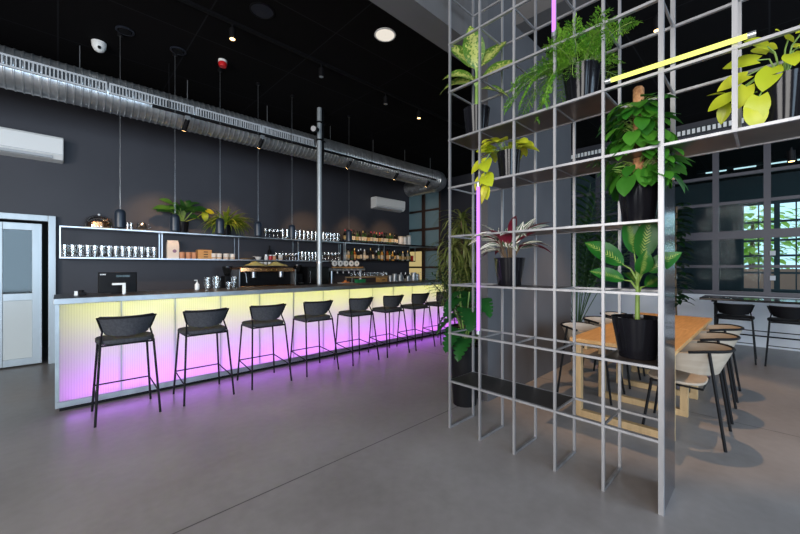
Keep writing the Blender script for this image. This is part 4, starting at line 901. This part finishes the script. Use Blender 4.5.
# ================================================================== METAL GRID SHELF
GX0, GX1 = 2.46, 2.81
GY = [1.93, 1.625, 1.325, 1.022, 0.721]          # free posts, front and back
GPAN = 0.424                                      # solid end sheet
GHI = [0.121, -0.182, -0.485, -0.79]              # posts of the bridge above the passage
ZL = [0.41, 0.826, 1.244, 1.664, 2.086, 2.50, 2.92, 3.335, 3.75]
GTOP = 4.0
gr = thing('grid_shelf', 'tall open steel grid shelf full of potted plants, bridging the passage at right', 'shelf', (2.635, 1.2, 0))
def G_(mb, name, m, label=None, **kw): return part_w(name, mb, m, gr, label, **kw)
PW = 0.0165
for y in GY:
    for x in (GX0, GX1): G_(MB().box(x-PW/2, x+PW/2, y-PW/2, y+PW/2, 0.0, GTOP), 'post', 'raw_steel', smooth=0)
    G_(MB().box(GX0+PW/2, GX1-PW/2, y-PW/2, y+PW/2, 0.0, 0.018), 'foot_bar', 'raw_steel', smooth=0)
for y in GHI:
    for x in (GX0, GX1): G_(MB().box(x-0.011, x+0.011, y-0.011, y+0.011, 2.079, GTOP), 'post', 'raw_steel', smooth=0)
G_(MB().box(GX0-0.012, GX0+0.012, GPAN-0.013, GPAN+0.013, 0, GTOP), 'post', 'raw_steel', smooth=0)
G_(MB().box(GX1-0.01, GX1+0.01, GPAN-0.012, GPAN+0.012, 2.086, GTOP), 'post', 'raw_steel', smooth=0)
G_(MB().box(GX0+0.012, GX1+0.01, GPAN-0.008, GPAN+0.008, 0, 2.075), 'end_sheet', 'mirror_steel', 'polished steel end sheet', smooth=0)
for z in ZL:
    y0 = GPAN+0.01 if z < 2.0 else -0.80
    if z == ZL[0]: y0 = GPAN+0.01
    for x in (GX0, GX1):
        G_(MB().box(x-0.009-(0.004 if x == GX0 else 0), x+0.009, y0, 1.94, z-0.0075, z+0.0075), 'rail', 'raw_steel', smooth=0)
    for y in GY+([GPAN]+GHI if z > 2.0 else []):
        G_(MB().box(GX0+0.01, GX1-0.01, y-0.006, y+0.006, z-0.0065, z+0.0065), 'cross_bar', 'raw_steel', smooth=0)
def plate(z, ya, yb, m='rust_steel'):
    G_(MB().box(GX0+0.009, GX1-0.009, ya, yb, z-0.003, z+0.007), 'shelf_plate', m, smooth=0)
plate(ZL[0], 1.03, 1.93, 'dark_plate')
plate(ZL[1], GPAN+0.02, 0.72)
plate(ZL[2], 1.022, 1.625, 'rust_steel')
plate(ZL[3], GPAN+0.02, 1.325)
plate(ZL[4], GPAN+0.02, 1.625)
plate(ZL[4], -0.79, GPAN-0.01)
plate(ZL[5], 0.721, 1.93)
# LED tubes fixed to the grid
def led(name, a, b, m, lab, colour, power):
    a = V(a); b = V(b); c = (a+b)/2
    t = thing('led_tube', lab, 'lamp', c, 0, None)
    d = (b-a).normalized()
    part('tube', MB().tube([a-c+d*0.03, b-c-d*0.03], 0.013, 14), m, t)
    part('end_cap', MB().tube([a-c, a-c+d*0.03], 0.015, 12), 'galv', t); part('end_cap', MB().tube([b-c-d*0.03, b-c], 0.015, 12), 'galv', t)
    part('clip', MB().cbox(V((0.02, 0, 0)), (0.02, 0.02, 0.02)), 'galv', t)
led('led', (2.432, 1.622, 2.075), (2.432, 1.622, 0.86), 'purple_led', 'glowing purple LED tube upright on the lower part of the grid shelf', None, 0)
led('led', (2.432, 1.018, 2.965), (2.432, 1.018, 4.0), 'purple_led', 'glowing purple LED tube upright at the top of the grid shelf, above the fern', None, 0)
led('led', (2.432, 0.70, 2.54), (2.432, 0.045, 2.53), 'yellow_led', 'glowing yellow LED tube lying along the upper grid shelf', None, 0)

# ================================================================== PLANTS
def pot(t, r0, r1, h, m='pot', soil=True):
    p = part('pot', MB().lathe([(0.001, 0), (r0, 0), (r0*1.02, 0.006), (r1, h-0.01), (r1*1.02, h), (r1*0.94, h), (r1*0.92, h-0.03)], n=32), m, t)
    part('soil', MB().lathe([(r1*0.925, h-0.03), (r1*0.5, h-0.022), (0.001, h-0.02)], n=24), 'soil', t)
    return p
def dieff(name, lab, loc, pr, leaves, mtl, stem_h, sr=0.014, stem_m='stem', up=(-0.6, -0.35, 0.6), ls=1.0):
    t = thing(name, lab, 'plant', loc)
    r0, r1, h = pr; pot(t, r0, r1, h)
    st = MB(); st.tube([(0, 0, h-0.03), (0.004, 0.0, h+stem_h*0.5), (0, 0, h+stem_h)], sr, 10, [sr*1.2, sr, sr*0.7])
    f = MB()
    for (dx, dy, dz, z0, pet, Ln, Wd, dr) in leaves:
        d = V((dx, dy, dz)).normalized(); b = V((0, 0, h+z0)); e = b+d*pet
        st.tube([b-V((0, 0, 0.03)), b+(e-b)*0.5+V((0, 0, 0.01)), e], 0.005, 6, [0.008, 0.006, 0.003])
        f.leaf(e, d, Ln*ls, Wd*ls, 'oval', dr, 0.22, 10, wave=0.06, up=up)
    part('stem', st, stem_m, t); part('foliage', f, mtl, t); return t
# pale dieffenbachia, top left   (image right = -y/+x ; image left = +y/-x)
dieff('potted_dumb_cane', 'plant with large pale mottled leaves in black pot, top left of the grid shelf', (2.635, 1.775, 2.51), (0.085, 0.115, 0.26), [
    (-0.5, 0.40, 0.75, 0.34, 0.03, 0.32, 0.17, 0.3), (-0.3, -0.05, 0.95, 0.34, 0.02, 0.36, 0.19, 0.3), (0.35, -0.55, 0.75, 0.34, 0.04, 0.32, 0.16, 0.3), (-0.4, 0.65, 0.35, 0.22, 0.04, 0.36, 0.17, 1.1),
    (0.0, -0.75, 0.38, 0.22, 0.04, 0.36, 0.17, 0.7), (0.5, 0.4, 0.5, 0.28, 0.05, 0.28, 0.13, 0.7), (0.3, -0.6, 0.0, 0.18, 0.05, 0.26, 0.1, 0.9), (-0.6, 0.35, 0.45, 0.24, 0.03, 0.3, 0.15, 1.2)], 'lf_dieff_pale', 0.40)
# dark dieffenbachia low right
dieff('potted_dumb_cane', 'plant with big dark yellow-dashed leaves, low on the grid shelf', (2.635, 0.578, 0.836), (0.10, 0.142, 0.25), [
    (-0.35, 0.62, 0.62, 0.26, 0.10, 0.40, 0.20, 0.5), (-0.10, -0.22, 0.95, 0.26, 0.10, 0.42, 0.19, 0.2), (-0.15, 0.08, 0.95, 0.26, 0.14, 0.36, 0.17, 0.2), (-0.3, -0.65, 0.5, 0.24, 0.08, 0.30, 0.15, 0.7),
    (-0.4, 0.60, 0.3, 0.20, 0.08, 0.30, 0.14, 0.5), (-0.4, -0.25, 0.5, 0.22, 0.07, 0.24, 0.14, 0.6), (0.5, 0.3, 0.5, 0.18, 0.06, 0.3, 0.14, 0.8), (0.5, -0.4, 0.4, 0.16, 0.06, 0.28, 0.14, 0.9)], 'lf_dieff_dark', 0.28, 0.012, up=(-0.75, -0.4, 0.4), ls=0.68)
def vine(name, lab, loc, pr, mtl, leaves_fn, strands, seed, square=False):
    rnd = random.Random(seed); t = thing(name, lab, 'plant', loc); r0, r1, h = pr; pot(t, r0, r1, h)
    st = MB(); f = MB(); leaves_fn(rnd, st, f, h); part('stems', st, strands, t); part('foliage', f, mtl, t); return t
# yellow-green trailing pothos
def pl1(rnd, st, f, h):
    pts = [V((-0.02, 0.02, h)), V((-0.08, 0.10, h+0.03)), V((-0.12, 0.14, h-0.06)), V((-0.13, 0.14, h-0.18)), V((-0.135, 0.13, h-0.27))]
    st.tube(pts, 0.004, 6)
    for b, d, L_ in ((pts[1], (-0.4, 0.6, 0.2), .10), (pts[1], (-0.7, 0.05, 0.05), .10), (pts[2], (-0.4, 0.6, -0.3), .11), (pts[2], (-0.6, -0.3, -0.4), .11), (pts[3], (-0.5, 0.5, -0.6), .10), (pts[3], (-0.5, -0.5, -0.4), .11), (pts[4], (-0.3, 0.4, -0.8), .11), (pts[4], (-0.3, -0.1, -0.9), .08)):
        f.leaf(b, d, L_*1.4, L_*1.2, 'heart', 0.7, 0.15, 7, up=(-0.8, 0, 0.6))
    for k in range(18):
        a = rnd.uniform(0, 2*PI); d = (math.cos(a), math.sin(a), rnd.uniform(0.3, 1.3)); b = V((0.03*math.cos(a), 0.03*math.sin(a), h-0.01)); e = b+V(d)*rnd.uniform(0.05, 0.11)
        st.tube([b, e], 0.003, 5); f.leaf(e, (math.cos(a), math.sin(a), 0.1), 0.14, 0.12, 'heart', 0.8, 0.15, 7, up=(-0.5, 0, 0.8))
vine('potted_pothos', 'small trailing lime vine in black pot, upper left of grid shelf', (2.60, 1.445, 2.096), (0.07, 0.092, 0.22), 'lf_neon', pl1, 'stem', 11)
# neon pothos at the right edge
def pl2(rnd, st, f, h):
    for (p, d, s_) in (((-0.03, 0.10, 0.06), (-0.2, 1, 0.25), .17), ((-0.05, 0.14, -0.02), (-0.3, 0.8, -0.2), .16), ((-0.08, 0.06, 0.10), (-0.5, 0.5, 0.4), .13), ((-0.10, 0.14, -0.10), (-0.3, 0.3, -0.8), .15), ((-0.10, 0.20, -0.13), (-0.2, 0.9, -0.35), .14),
                       ((-0.12, 0.09, -0.18), (-0.2, 0.15, -1), .17), ((-0.12, 0.11, -0.22), (-0.2, -0.15, -1), .16), ((-0.09, 0.04, -0.03), (-0.5, 0.2, -0.7), .17), ((-0.06, -0.02, 0.11), (-0.5, 0.1, 0.2), .14), ((-0.05, -0.07, 0.13), (-0.5, -0.5, 0.5), .16),
                       ((-0.08, -0.03, 0.02), (-0.6, -0.1, -0.5), .13), ((-0.1, -0.08, 0.05), (-0.5, -0.5, -0.4), .15), ((0.04, 0.05, 0.12), (0.3, 0.4, 0.6), .15), ((0.06, -0.06, 0.1), (0.5, -0.4, 0.3), .14), ((-0.02, -0.10, 0.03), (-0.1, -0.9, 0.0), .15)):
        b = V(p)*0.9+V((0, 0, h+0.07)); f.leaf(b, d, s_*0.78, s_*0.64, 'heart', 0.5, 0.15, 8, up=(-0.8, -0.1, 0.5))
        st.tube([V((0, 0, h-0.02)), (V((0, 0, h+0.05))+b)/2+V((0, 0, 0.03)), b], 0.0035, 6)
    q = [V((0, 0.02, h)), V((-0.06, 0.09, h-0.05)), V((-0.04, 0.15, h-0.05)), V((-0.03, 0.20, h-0.01))]
    st.tube(q, 0.0035, 6)
    f.leaf(q[3], (0, 0.9, 0.35), 0.09, 0.03, 'lance', 0.3, 0.3, 6); f.leaf(q[2]+V((0, 0.05, 0)), (0, 0.25, -1), 0.12, 0.06, 'oval', 0.3, 0.3, 6, up=(-1, 0, 0)); f.leaf(q[2]-V((0, 0.05, 0)), (0, 0.3, -1), 0.1, 0.05, 'oval', 0.3, 0.3, 6, up=(-1, 0, 0))
vine('potted_pothos', 'bright lime vine in tall black pot on the grid shelf bridge, right edge', (2.61, -0.045, 2.096), (0.085, 0.11, 0.24), 'lf_neon', pl2, 'stem', 12)
# moss pole pothos
t = thing('potted_pothos', 'green vine climbing a brown moss pole, right end of the grid shelf', 'plant', (2.635, 0.572, 1.674))
pot(t, 0.085, 0.118, 0.29)
part('moss_pole', MB().lathe([(0.03, 0.26), (0.031, 0.5), (0.03, 0.845), (0.022, 0.858), (0.001, 0.862)], n=18), 'coir', t, 'brown coir moss pole')
rnd = random.Random(5); st = MB(); f = MB()
for k in range(150):
    a = rnd.uniform(0, 2*PI); z = 0.22+0.52*(k/150)**0.95; rr = rnd.uniform(0.06, 0.14)*(1.15-0.35*k/150)
    d = V((math.cos(a), math.sin(a), rnd.uniform(0.0, 0.6)))
    b = V((0.03*math.cos(a), 0.03*math.sin(a), z)); e = b+d*rr; st.tube([b, (b+e)/2+V((0, 0, 0.02)), e], 0.003, 5)
    s_ = rnd.uniform(0.08, 0.125); f.leaf(e, (math.cos(a)*0.8, math.sin(a)*0.8, rnd.uniform(-1.0, 0.0)), s_*1.1, s_*0.95, 'heart', 0.5, 0.12, 8, up=(math.cos(a), math.sin(a), 0.7))
for k in range(22):
    a = rnd.uniform(0, 2*PI); e = V((0.125*math.cos(a), 0.125*math.sin(a), rnd.uniform(0.27, 0.33))); f.leaf(e, (math.cos(a)*0.5, math.sin(a)*0.5, -0.8), 0.12, 0.1, 'heart', 0.3, 0.12, 8, up=(math.cos(a), math.sin(a), 0.4))
part('stems', st, 'stem', t); part('foliage', f, 'lf_pothos', t)
# feathery fern
t = thing('potted_asparagus_fern', 'feathery bright green fern spilling from a black pot high on the grid shelf', 'plant', (2.62, 0.905, 2.51))
pot(t, 0.09, 0.12, 0.26)
rnd = random.Random(9); st = MB(); f = MB()
def frond(p, d, n, droop, step=0.0225, side=(0, 0, 1), bl=0.085):
    p = V(p); d = V(d).normalized(); pts = [p.copy()]
    for i in range(n):
        d = (d+V((0, 0, -droop))+V((rnd.uniform(-.1, .1), rnd.uniform(-.1, .1), rnd.uniform(-.06, .06)))).normalized(); p = p+d*step; pts.append(p.copy())
        if i > 1:
            L_ = bl*(1-0.5*i/n)
            for s_ in (-1, 1):
                q = d.cross(V((0, 0, 1))); q = q.normalized() if q.length > 0.1 else V((1, 0, 0))
                bd = (q*s_+d*0.7+V((0, 0, rnd.uniform(-0.35, 0.25)))).normalized(); rv = rnd.random()
                for k in range(5):
                    b = p+bd*L_*(k+0.6)/5
                    for s2 in (-1, 1):
                        nd = (bd*0.8+d*0.7*s2+V((rnd.uniform(-.4, .4), rnd.uniform(-.4, .4), rnd.uniform(-.4, .4)))).normalized()
                        f.leaf(b, nd, 0.026, 0.0075, 'lance', 0.0, 0.0, 1 if False else 2, rnd=rv)
    st.tube(pts, 0.0022, 4)
for k in range(34):
    a = rnd.uniform(0, 2*PI); el = rnd.uniform(0.55, 1.45)
    frond((0.04*math.cos(a), 0.04*math.sin(a)+0.01, 0.25), (math.cos(a)*math.cos(el), math.sin(a)*math.cos(el), math.sin(el)), rnd.randint(8, 14), rnd.uniform(0.03, 0.11), 0.026)
for (dx, dy, n_, dr) in ((-0.5, 0.75, 22, 0.11), (-0.35, 0.95, 24, 0.09), (-0.1, 1.0, 22, 0.08), (-0.6, 0.9, 20, 0.08), (-0.25, 0.9, 18, 0.06), (-0.6, 0.6, 18, 0.2), (-0.6, 0.45, 16, 0.2), (-0.3, 1.0, 18, 0.2), (-0.15, -1, 8, 0.12), (-0.5, -0.8, 9, 0.2), (-0.8, -0.1, 11, 0.25)):
    frond((0.05*dx, 0.05*dy, 0.25), (dx, dy, 0.7), n_, dr)
part('stems', st, 'stem', t); part('foliage', f, 'lf_fern', t)
# striped stromanthe
t = thing('potted_stromanthe', 'plant with cream striped and wine red leaves, left on the grid shelf', 'plant', (2.635, 1.46, 1.254))
pot(t, 0.09, 0.12, 0.22)
rnd = random.Random(21); st = MB(); f = MB()
for k in range(34):
    a = 2*PI*k/34*1.0+rnd.uniform(-.2, .2); el = rnd.choice([0.15, 0.4, 0.75, 1.05])
    d = V((math.cos(a)*math.cos(el), math.sin(a)*math.cos(el), math.sin(el))); b = V((0.03*math.cos(a), 0.03*math.sin(a), 0.20)); e = b+d*0.07+V((0, 0, rnd.uniform(0.06, 0.16)))
    st.tube([b, e], 0.003, 5); f.leaf(e, d, rnd.uniform(0.2, 0.29), rnd.uniform(0.055, 0.085), 'lance', rnd.uniform(0.5, 1.2), 0.25, 8, up=(-0.5, -0.3, 0.8) if k % 2 else (0, 0, 1))
f.leaf(V((-0.02, -0.06, 0.33)), (-0.1, -0.85, 0.55), 0.42, 0.07, 'lance', 0.6, 0.3, 10); f.leaf(V((-0.03, -0.04, 0.33)), (-0.2, -0.6, 0.8), 0.2, 0.08, 'lance', 0.2, 0.5, 8, twist=2.6)
f.leaf(V((-0.03, 0.0, 0.3)), (-0.3, -0.25, 0.9), 0.16, 0.09, 'lance', 0.2, 0.5, 8, twist=3.0); f.leaf(V((-0.03, 0.04, 0.3)), (-0.3, 0.15, 0.9), 0.17, 0.09, 'lance', 0.2, 0.5, 8, twist=2.8)
part('stems', st, 'brown_stem', t); part('foliage', f, 'lf_strom', t)
# monstera in tall floor planter behind the grid
t = thing('potted_monstera', 'split leaf plant in tall black floor planter, left end of grid shelf', 'plant', (3.01, 2.17, 0))
pot(t, 0.115, 0.15, 0.60, 'black')
st = MB(); f = MB()
for (dx, dy, z, pet, L_, Wd, dr) in ((-0.7, 0.55, 0.25, .22, .26, .24, 1.0), (-0.9, 0.1, 0.12, .24, .26, .25, 1.3), (-0.75, -0.5, 0.35, .26, .25, .24, 1.1), (-0.3, 0.8, 0.30, .26, .24, .22, 1.1), (-0.4, -0.8, 0.45, .24, .22, .2, .9), (-0.95, 0.2, 0.45, .2, .24, .22, 1.1), (-0.6, 0.45, 0.5, .2, .22, .2, .8), (-0.9, -0.2, 0.02, .2, .24, .2, 1.2), (0.5, 0.6, 0.5, .2, .24, .22, .8)):
    b = V((0, 0, 0.57)); e = b+V((dx*pet*0.9, dy*pet*0.8-0.09, z*0.9+0.12)); st.tube([b, (b+e)/2+V((0, 0, 0.06)), e], 0.006, 6)
    f.leaf(e, (dx, dy, -0.45), L_*1.1, Wd*1.15, 'monstera', dr*0.6, 0.15, 24, up=(dx*0.7, dy*0.7, 0.8))
part('stems', st, 'stem', t); part('foliage', f, 'lf_monstera', t)
def palm(lab, loc, h, n, Lf, seed, potd=(0.13, 0.17, 0.4), group=None, mtl='lf_palm', sw=0.022, elr=(0.75, 1.35)):
    rnd = random.Random(seed); t = thing('potted_palm', lab, 'plant', loc, 0, group); pot(t, *potd, 'black')
    st = MB(); f = MB()
    for k in range(n):
        a = 2*PI*k/n+rnd.uniform(-.3, .3); el = rnd.uniform(*elr); z0 = potd[2]-0.03
        p = V((0.04*math.cos(a), 0.04*math.sin(a), z0)); d = V((math.cos(a)*math.cos(el), math.sin(a)*math.cos(el), math.sin(el))); pts = [p.copy()]
        N_ = 22; step = (h*rnd.uniform(0.75, 1.05))/N_
        for i in range(N_):
            d = (d+V((0, 0, -0.012-0.075*(i/N_)**1.5))).normalized(); p = p+d*step; pts.append(p.copy())
            if i > 5:
                q = d.cross(V((0, 0, 1))).normalized()
                for s_ in (-1, 1):
                    ld = (q*s_*0.9+d*0.75+V((0, 0, -0.1))).normalized(); f.leaf(p, ld, Lf*(1.1-0.6*abs(i/N_-0.6)), sw, 'lance', 0.7, 0.2, 5)
        st.tube(pts, 0.006, 5, [0.008*(1-0.7*i/N_) for i in range(N_+1)])
    part('stems', st, 'palm_stem', t); part('foliage', f, mtl, t); return t
palm('dark feathery palm on the floor beyond the end of the grey wall', (6.6, 2.36, 0), 2.35, 26, 0.5, 31, sw=0.046, elr=(1.1, 1.52))
palm('narrow leaved floor palm behind the planter with the split leaf plant', (3.98, 2.76, 0), 1.1, 18, 0.28, 33, sw=0.026, elr=(1.15, 1.5))
# tall olive strap-leaved plant by the bar end
rnd = random.Random(41)
t = thing('potted_dracaena', 'tall dracaena with drooping olive strap leaves near the far end of the bar', 'plant', (4.72, 3.46, 0)); pot(t, 0.17, 0.2, 0.45, 'black')
st = MB(); f = MB()
for (x, y, z) in ((0, 0, 2.15), (-0.14, 0.10, 1.72), (0.12, -0.12, 1.78), (0.1, 0.14, 1.45), (-0.1, -0.12, 1.38), (0.0, 0.0, 1.2)):
    st.tube([(x*0.2, y*0.2, 0.42), (x*0.7, y*0.7, z*0.6), (x, y, z)], 0.016, 8)
    for k in range(75):
        a = rnd.uniform(0, 2*PI); el = rnd.uniform(-0.2, 1.25); d = (math.cos(a)*math.cos(el), math.sin(a)*math.cos(el), math.sin(el))
        f.leaf((x, y, z+rnd.uniform(-0.25, 0.06)), d, rnd.uniform(0.36, 0.62), 0.045, 'strap', rnd.uniform(1.6, 2.6), 0.2, 7)
part('stems', st, 'brown_stem', t); part('foliage', f, 'lf_drac', t)
# dark column plant by the glazed wall
rnd = random.Random(51)
t = thing('potted_rubber_plant', 'tall dark-leaved plant standing by the glazed wall beyond the dining tables', 'plant', (7.75, 1.12, 0)); pot(t, 0.15, 0.19, 0.4, 'black')
st = MB().tube([(0, 0, 0.38), (0.01, 0.02, 1.4), (0, 0, 2.45)], 0.015, 8); f = MB()
for k in range(120):
    a = rnd.uniform(0, 2*PI); z = 0.75+1.75*k/120; f.leaf((0.02*math.cos(a), 0.02*math.sin(a), z), (math.cos(a), math.sin(a), 0.35), 0.26, 0.10, 'oval', 1.0, 0.2, 6)
part('stem', st, 'brown_stem', t); part('foliage', f, 'lf_darkplant', t)
# two plants on the wall shelf
t = thing('potted_philodendron', 'leafy potted plant with one lime leaf on top of the wall shelf', 'plant', (1.585, 7.16, ZT)); pot(t, 0.075, 0.095, 0.2)
rnd = random.Random(61); st = MB(); f = MB()
for k in range(24):
    dx = rnd.uniform(-1, 0.85) if k else -1.0; dz = rnd.uniform(0.55, 1.5); pet = rnd.uniform(0.1, 0.34); L_ = rnd.uniform(0.17, 0.26); dr = rnd.uniform(0.7, 1.4)
    b = V((0, -0.01, 0.19)); d = V((dx, rnd.uniform(-0.5, 0.1), dz)).normalized(); e = b+d*pet; st.tube([b, e], 0.005, 6); f.leaf(e, (dx, -0.3, dz*0.35), L_, L_*0.52, 'oval', dr, 0.18, 8, up=(-0.2*dx, rnd.uniform(-0.9, -0.2), 0.7))
part('stems', st, 'stem', t); part('foliage', f, 'lf_mid', t)
l2 = MB(); e = V((0.36, -0.03, 0.42)); l2.leaf(e, (0.9, -0.1, 0.15), 0.17, 0.13, 'heart', 0.8, 0.15, 8, up=(0, -0.8, 0.6)); l2.leaf(e-V((0.02, 0, 0.02)), (0.05, -0.2, -1), 0.17, 0.13, 'heart', 0.3, 0.15, 8, up=(0, -1, 0.2)); l2.tube([(0, 0, 0.19), (0.2, -0.02, 0.28), (0.36, -0.03, 0.43)], 0.005, 6)
part('lime_leaf', l2, 'lf_neon', t, 'lime green leaf')
t = thing('potted_fern', 'arching yellow-green fern in black pot on top of the wall shelf', 'plant', (2.30, 7.14, ZT)); pot(t, 0.075, 0.095, 0.2)
f = MB()
for k in range(120):
    a = rnd.uniform(0, 2*PI); el = rnd.uniform(0.3, 1.35); f.leaf((0.03*math.cos(a), 0.03*math.sin(a)*0.6, 0.19), (math.cos(a)*math.cos(el), -abs(math.sin(a))*math.cos(el)*0.7, math.sin(el)), rnd.uniform(0.36, 0.56), 0.032, 'strap', rnd.uniform(1.0, 2.2), 0.25, 8, wave=0.3)
part('foliage', f, 'lf_shelf', t)

# ================================================================== DINING SIDE
def table(x0, x1, lab):
    t = thing('dining_table', lab, 'table', ((x0+x1)/2, 0.905, 0), 0, 'dining tables pushed end to end'); hx = (x1-x0)/2
    part('tabletop', MB().box(-hx, hx, -0.395, 0.395, 0.705, 0.74), 'wood', t, smooth=0, bevel=0.003)
    for x in (-hx+0.10, hx-0.53):
        fr = part('leg_frame', MB().box(x-0.03, x+0.03, 0.32, 0.38, 0.06, 0.705).box(x-0.03, x+0.03, -0.38, -0.32, 0.06, 0.705).box(x-0.03, x+0.03, -0.38, 0.38, 0, 0.06), 'wood_pale', t, smooth=0, bevel=0.003)
    part('apron', MB().box(-hx+0.1, hx-0.1, -0.30, -0.275, 0.63, 0.705).box(-hx+0.1, hx-0.1, 0.275, 0.30, 0.63, 0.705), 'wood_pale', t, smooth=0)
table(3.46, 4.775, 'oak dining table nearest the grid shelf'); table(4.785, 6.1, 'oak dining table farther from the grid shelf, towards the glazed wall')
def chair_proto():
    t = thing('dining_chair', 'x', 'chair')
    # faces +y; back at y about 0
    rows = []; rim = []
    for j in range(7):
        v = j/6; row = []
        for i in range(21):
            u = i/20*2-1; a = u*1.95
            R_ = 0.235+0.035*v; arm = max(0, (abs(u)-0.45)/0.55)
            x = R_*math.sin(a) if abs(a) < PI/2 else math.copysign(R_, u)*1.0
            y = 0.27-(R_+0.02)*math.cos(a) if abs(a) < PI/2 else 0.27+(abs(a)-PI/2)*0.36
            y -= 0.05*v*(1-arm)
            top = 0.735-0.06*arm**1.5; bot = 0.535+0.04*arm
            row.append((x, y, bot+(top-bot)*v))
        rows.append(row)
    part('backrest', MB().sheet(rows, 0.014), 'shell', t)
    rim = [(p[0]*1.01, p[1], p[2]+0.004) for p in rows[6]][3:-3]
    pts = []
    for i in range(24):
        a = 2*PI*i/24; c, s_ = math.cos(a), math.sin(a); pts.append((0.215*math.copysign(abs(c)**0.65, c), 0.29+0.20*math.copysign(abs(s_)**0.65, s_)))
    part('seat', MB().prism(pts, 0.44, 0.462), 'shell', t, bevel=0.006)
    part('rim_frame', MB().tube(rim, 0.012, 8), 'black', t)
    for sx, e in ((-1, rim[0]), (1, rim[-1])):
        k = min((q for q in rim if q[0]*sx > 0.1), key=lambda q: abs(q[1]-0.085))
        part('leg', MB().tube([k, (sx*0.245, -0.035, 0.0)], 0.011, 8), 'black', t)
        part('leg', MB().tube([(sx*0.19, 0.44, 0.44), (sx*0.235, 0.50, 0.0)], 0.011, 8), 'black', t)
    part('seat_frame', MB().tube([(-0.215, 0.10, 0.43), (0.215, 0.10, 0.43), (0.19, 0.45, 0.43), (-0.19, 0.45, 0.43)], 0.009, 8, closed=True), 'black', t)
    return t
cp = chair_proto(); u13 = [True]
for i, x in enumerate((3.885, 4.575, 5.30)): put(cp, u13, (x, 0.265, 0), ['taupe dining chair at the table\'s passage side, nearest the viewer', 'middle taupe dining chair on the passage side of the table', 'taupe dining chair on the passage side, nearest the glazed wall'][i], 'dining chairs on the passage side', rz=0)
for i, x in enumerate((4.27, 4.97, 5.65)): put(cp, u13, (x, 1.61, 0), ['taupe dining chair on the grey wall side of the table, nearest the viewer', 'middle taupe dining chair on the grey wall side of the table', 'taupe dining chair on the grey wall side, nearest the glazed wall'][i], 'dining chairs on the wall side', rz=PI)
# window counter with two dark stools
wc = thing('window_counter', 'dark high counter along the glazed wall behind the dining tables', 'counter', (7.95, -0.4, 0))
part('counter_top', MB().box(-0.36, 0.40, -1.8, 1.2, 0.865, 0.90), 'b_dark', wc, smooth=0, bevel=0.003)
for y in (-1.5, -0.2, 1.05):
    part('trestle', MB().box(0.28, 0.32, y-0.02, y+0.02, 0.0, 0.865).box(-0.2, 0.28, y-0.015, y+0.015, 0.83, 0.865), 'black', wc, smooth=0)
part('foot_rail', MB().tube([(0.25, -1.7, 0.28), (0.25, 1.1, 0.28)], 0.012, 8), 'black', wc); part('foot_rail', MB().tube([(0.25, -1.7, 0.36), (0.25, 1.1, 0.36)], 0.008, 8), 'black', wc)
sp1 = stool_proto('black')
for i, y in enumerate((0.375, -0.20)):
    o = sp1 if i == 0 else dup(sp1, (7.20, y, 0)); o.location = (7.20, y, 0); o.rotation_euler = (0, 0, -PI/2); o.scale = (1, 1, 0.9); o['group'] = 'stools at the window counter'
    o['label'] = ['dark low-back stool at the window counter, left of the two', 'dark low-back stool at the window counter, at the right picture edge'][i]
# warm spotlights over the dining tables
def dspot(x, y, z, lab, to, power, ang, vis=True):
    t = thing('ceiling_spotlight', lab, 'spotlight', (x, y, z), 0, 'dining side spotlights'); d = (V(to)-V((x, y, z))).normalized()
    part('head', MB().tube([V((0, 0, -0.10))-d*0.06, V((0, 0, -0.10))+d*0.08], 0.04, 16), 'black', t); part('stem', MB().cyl((0, 0, -0.08), 0.012, 0.08, 8), 'black', t)
    part('lens', MB().tube([V((0, 0, -0.10))+d*0.081, V((0, 0, -0.10))+d*0.084], 0.03, 16), 'warm_lamp', t, 'lit lens')
    if power: spot('dining_spot', V((x, y, z-0.10))+d*0.1, to, power, (1.0, 0.60, 0.30), ang, 0.35, 0.02)
dspot(4.78, 0.86, 4.2, 'black spotlight on the dining ceiling, above the tables behind the grid shelf', (4.75, 1.0, 0), 340, 54)
dspot(7.0, -0.20, 2.98, 'lit black spotlight hanging by the glazed wall at the right edge', (6.9, -0.3, 0), 60, 50)
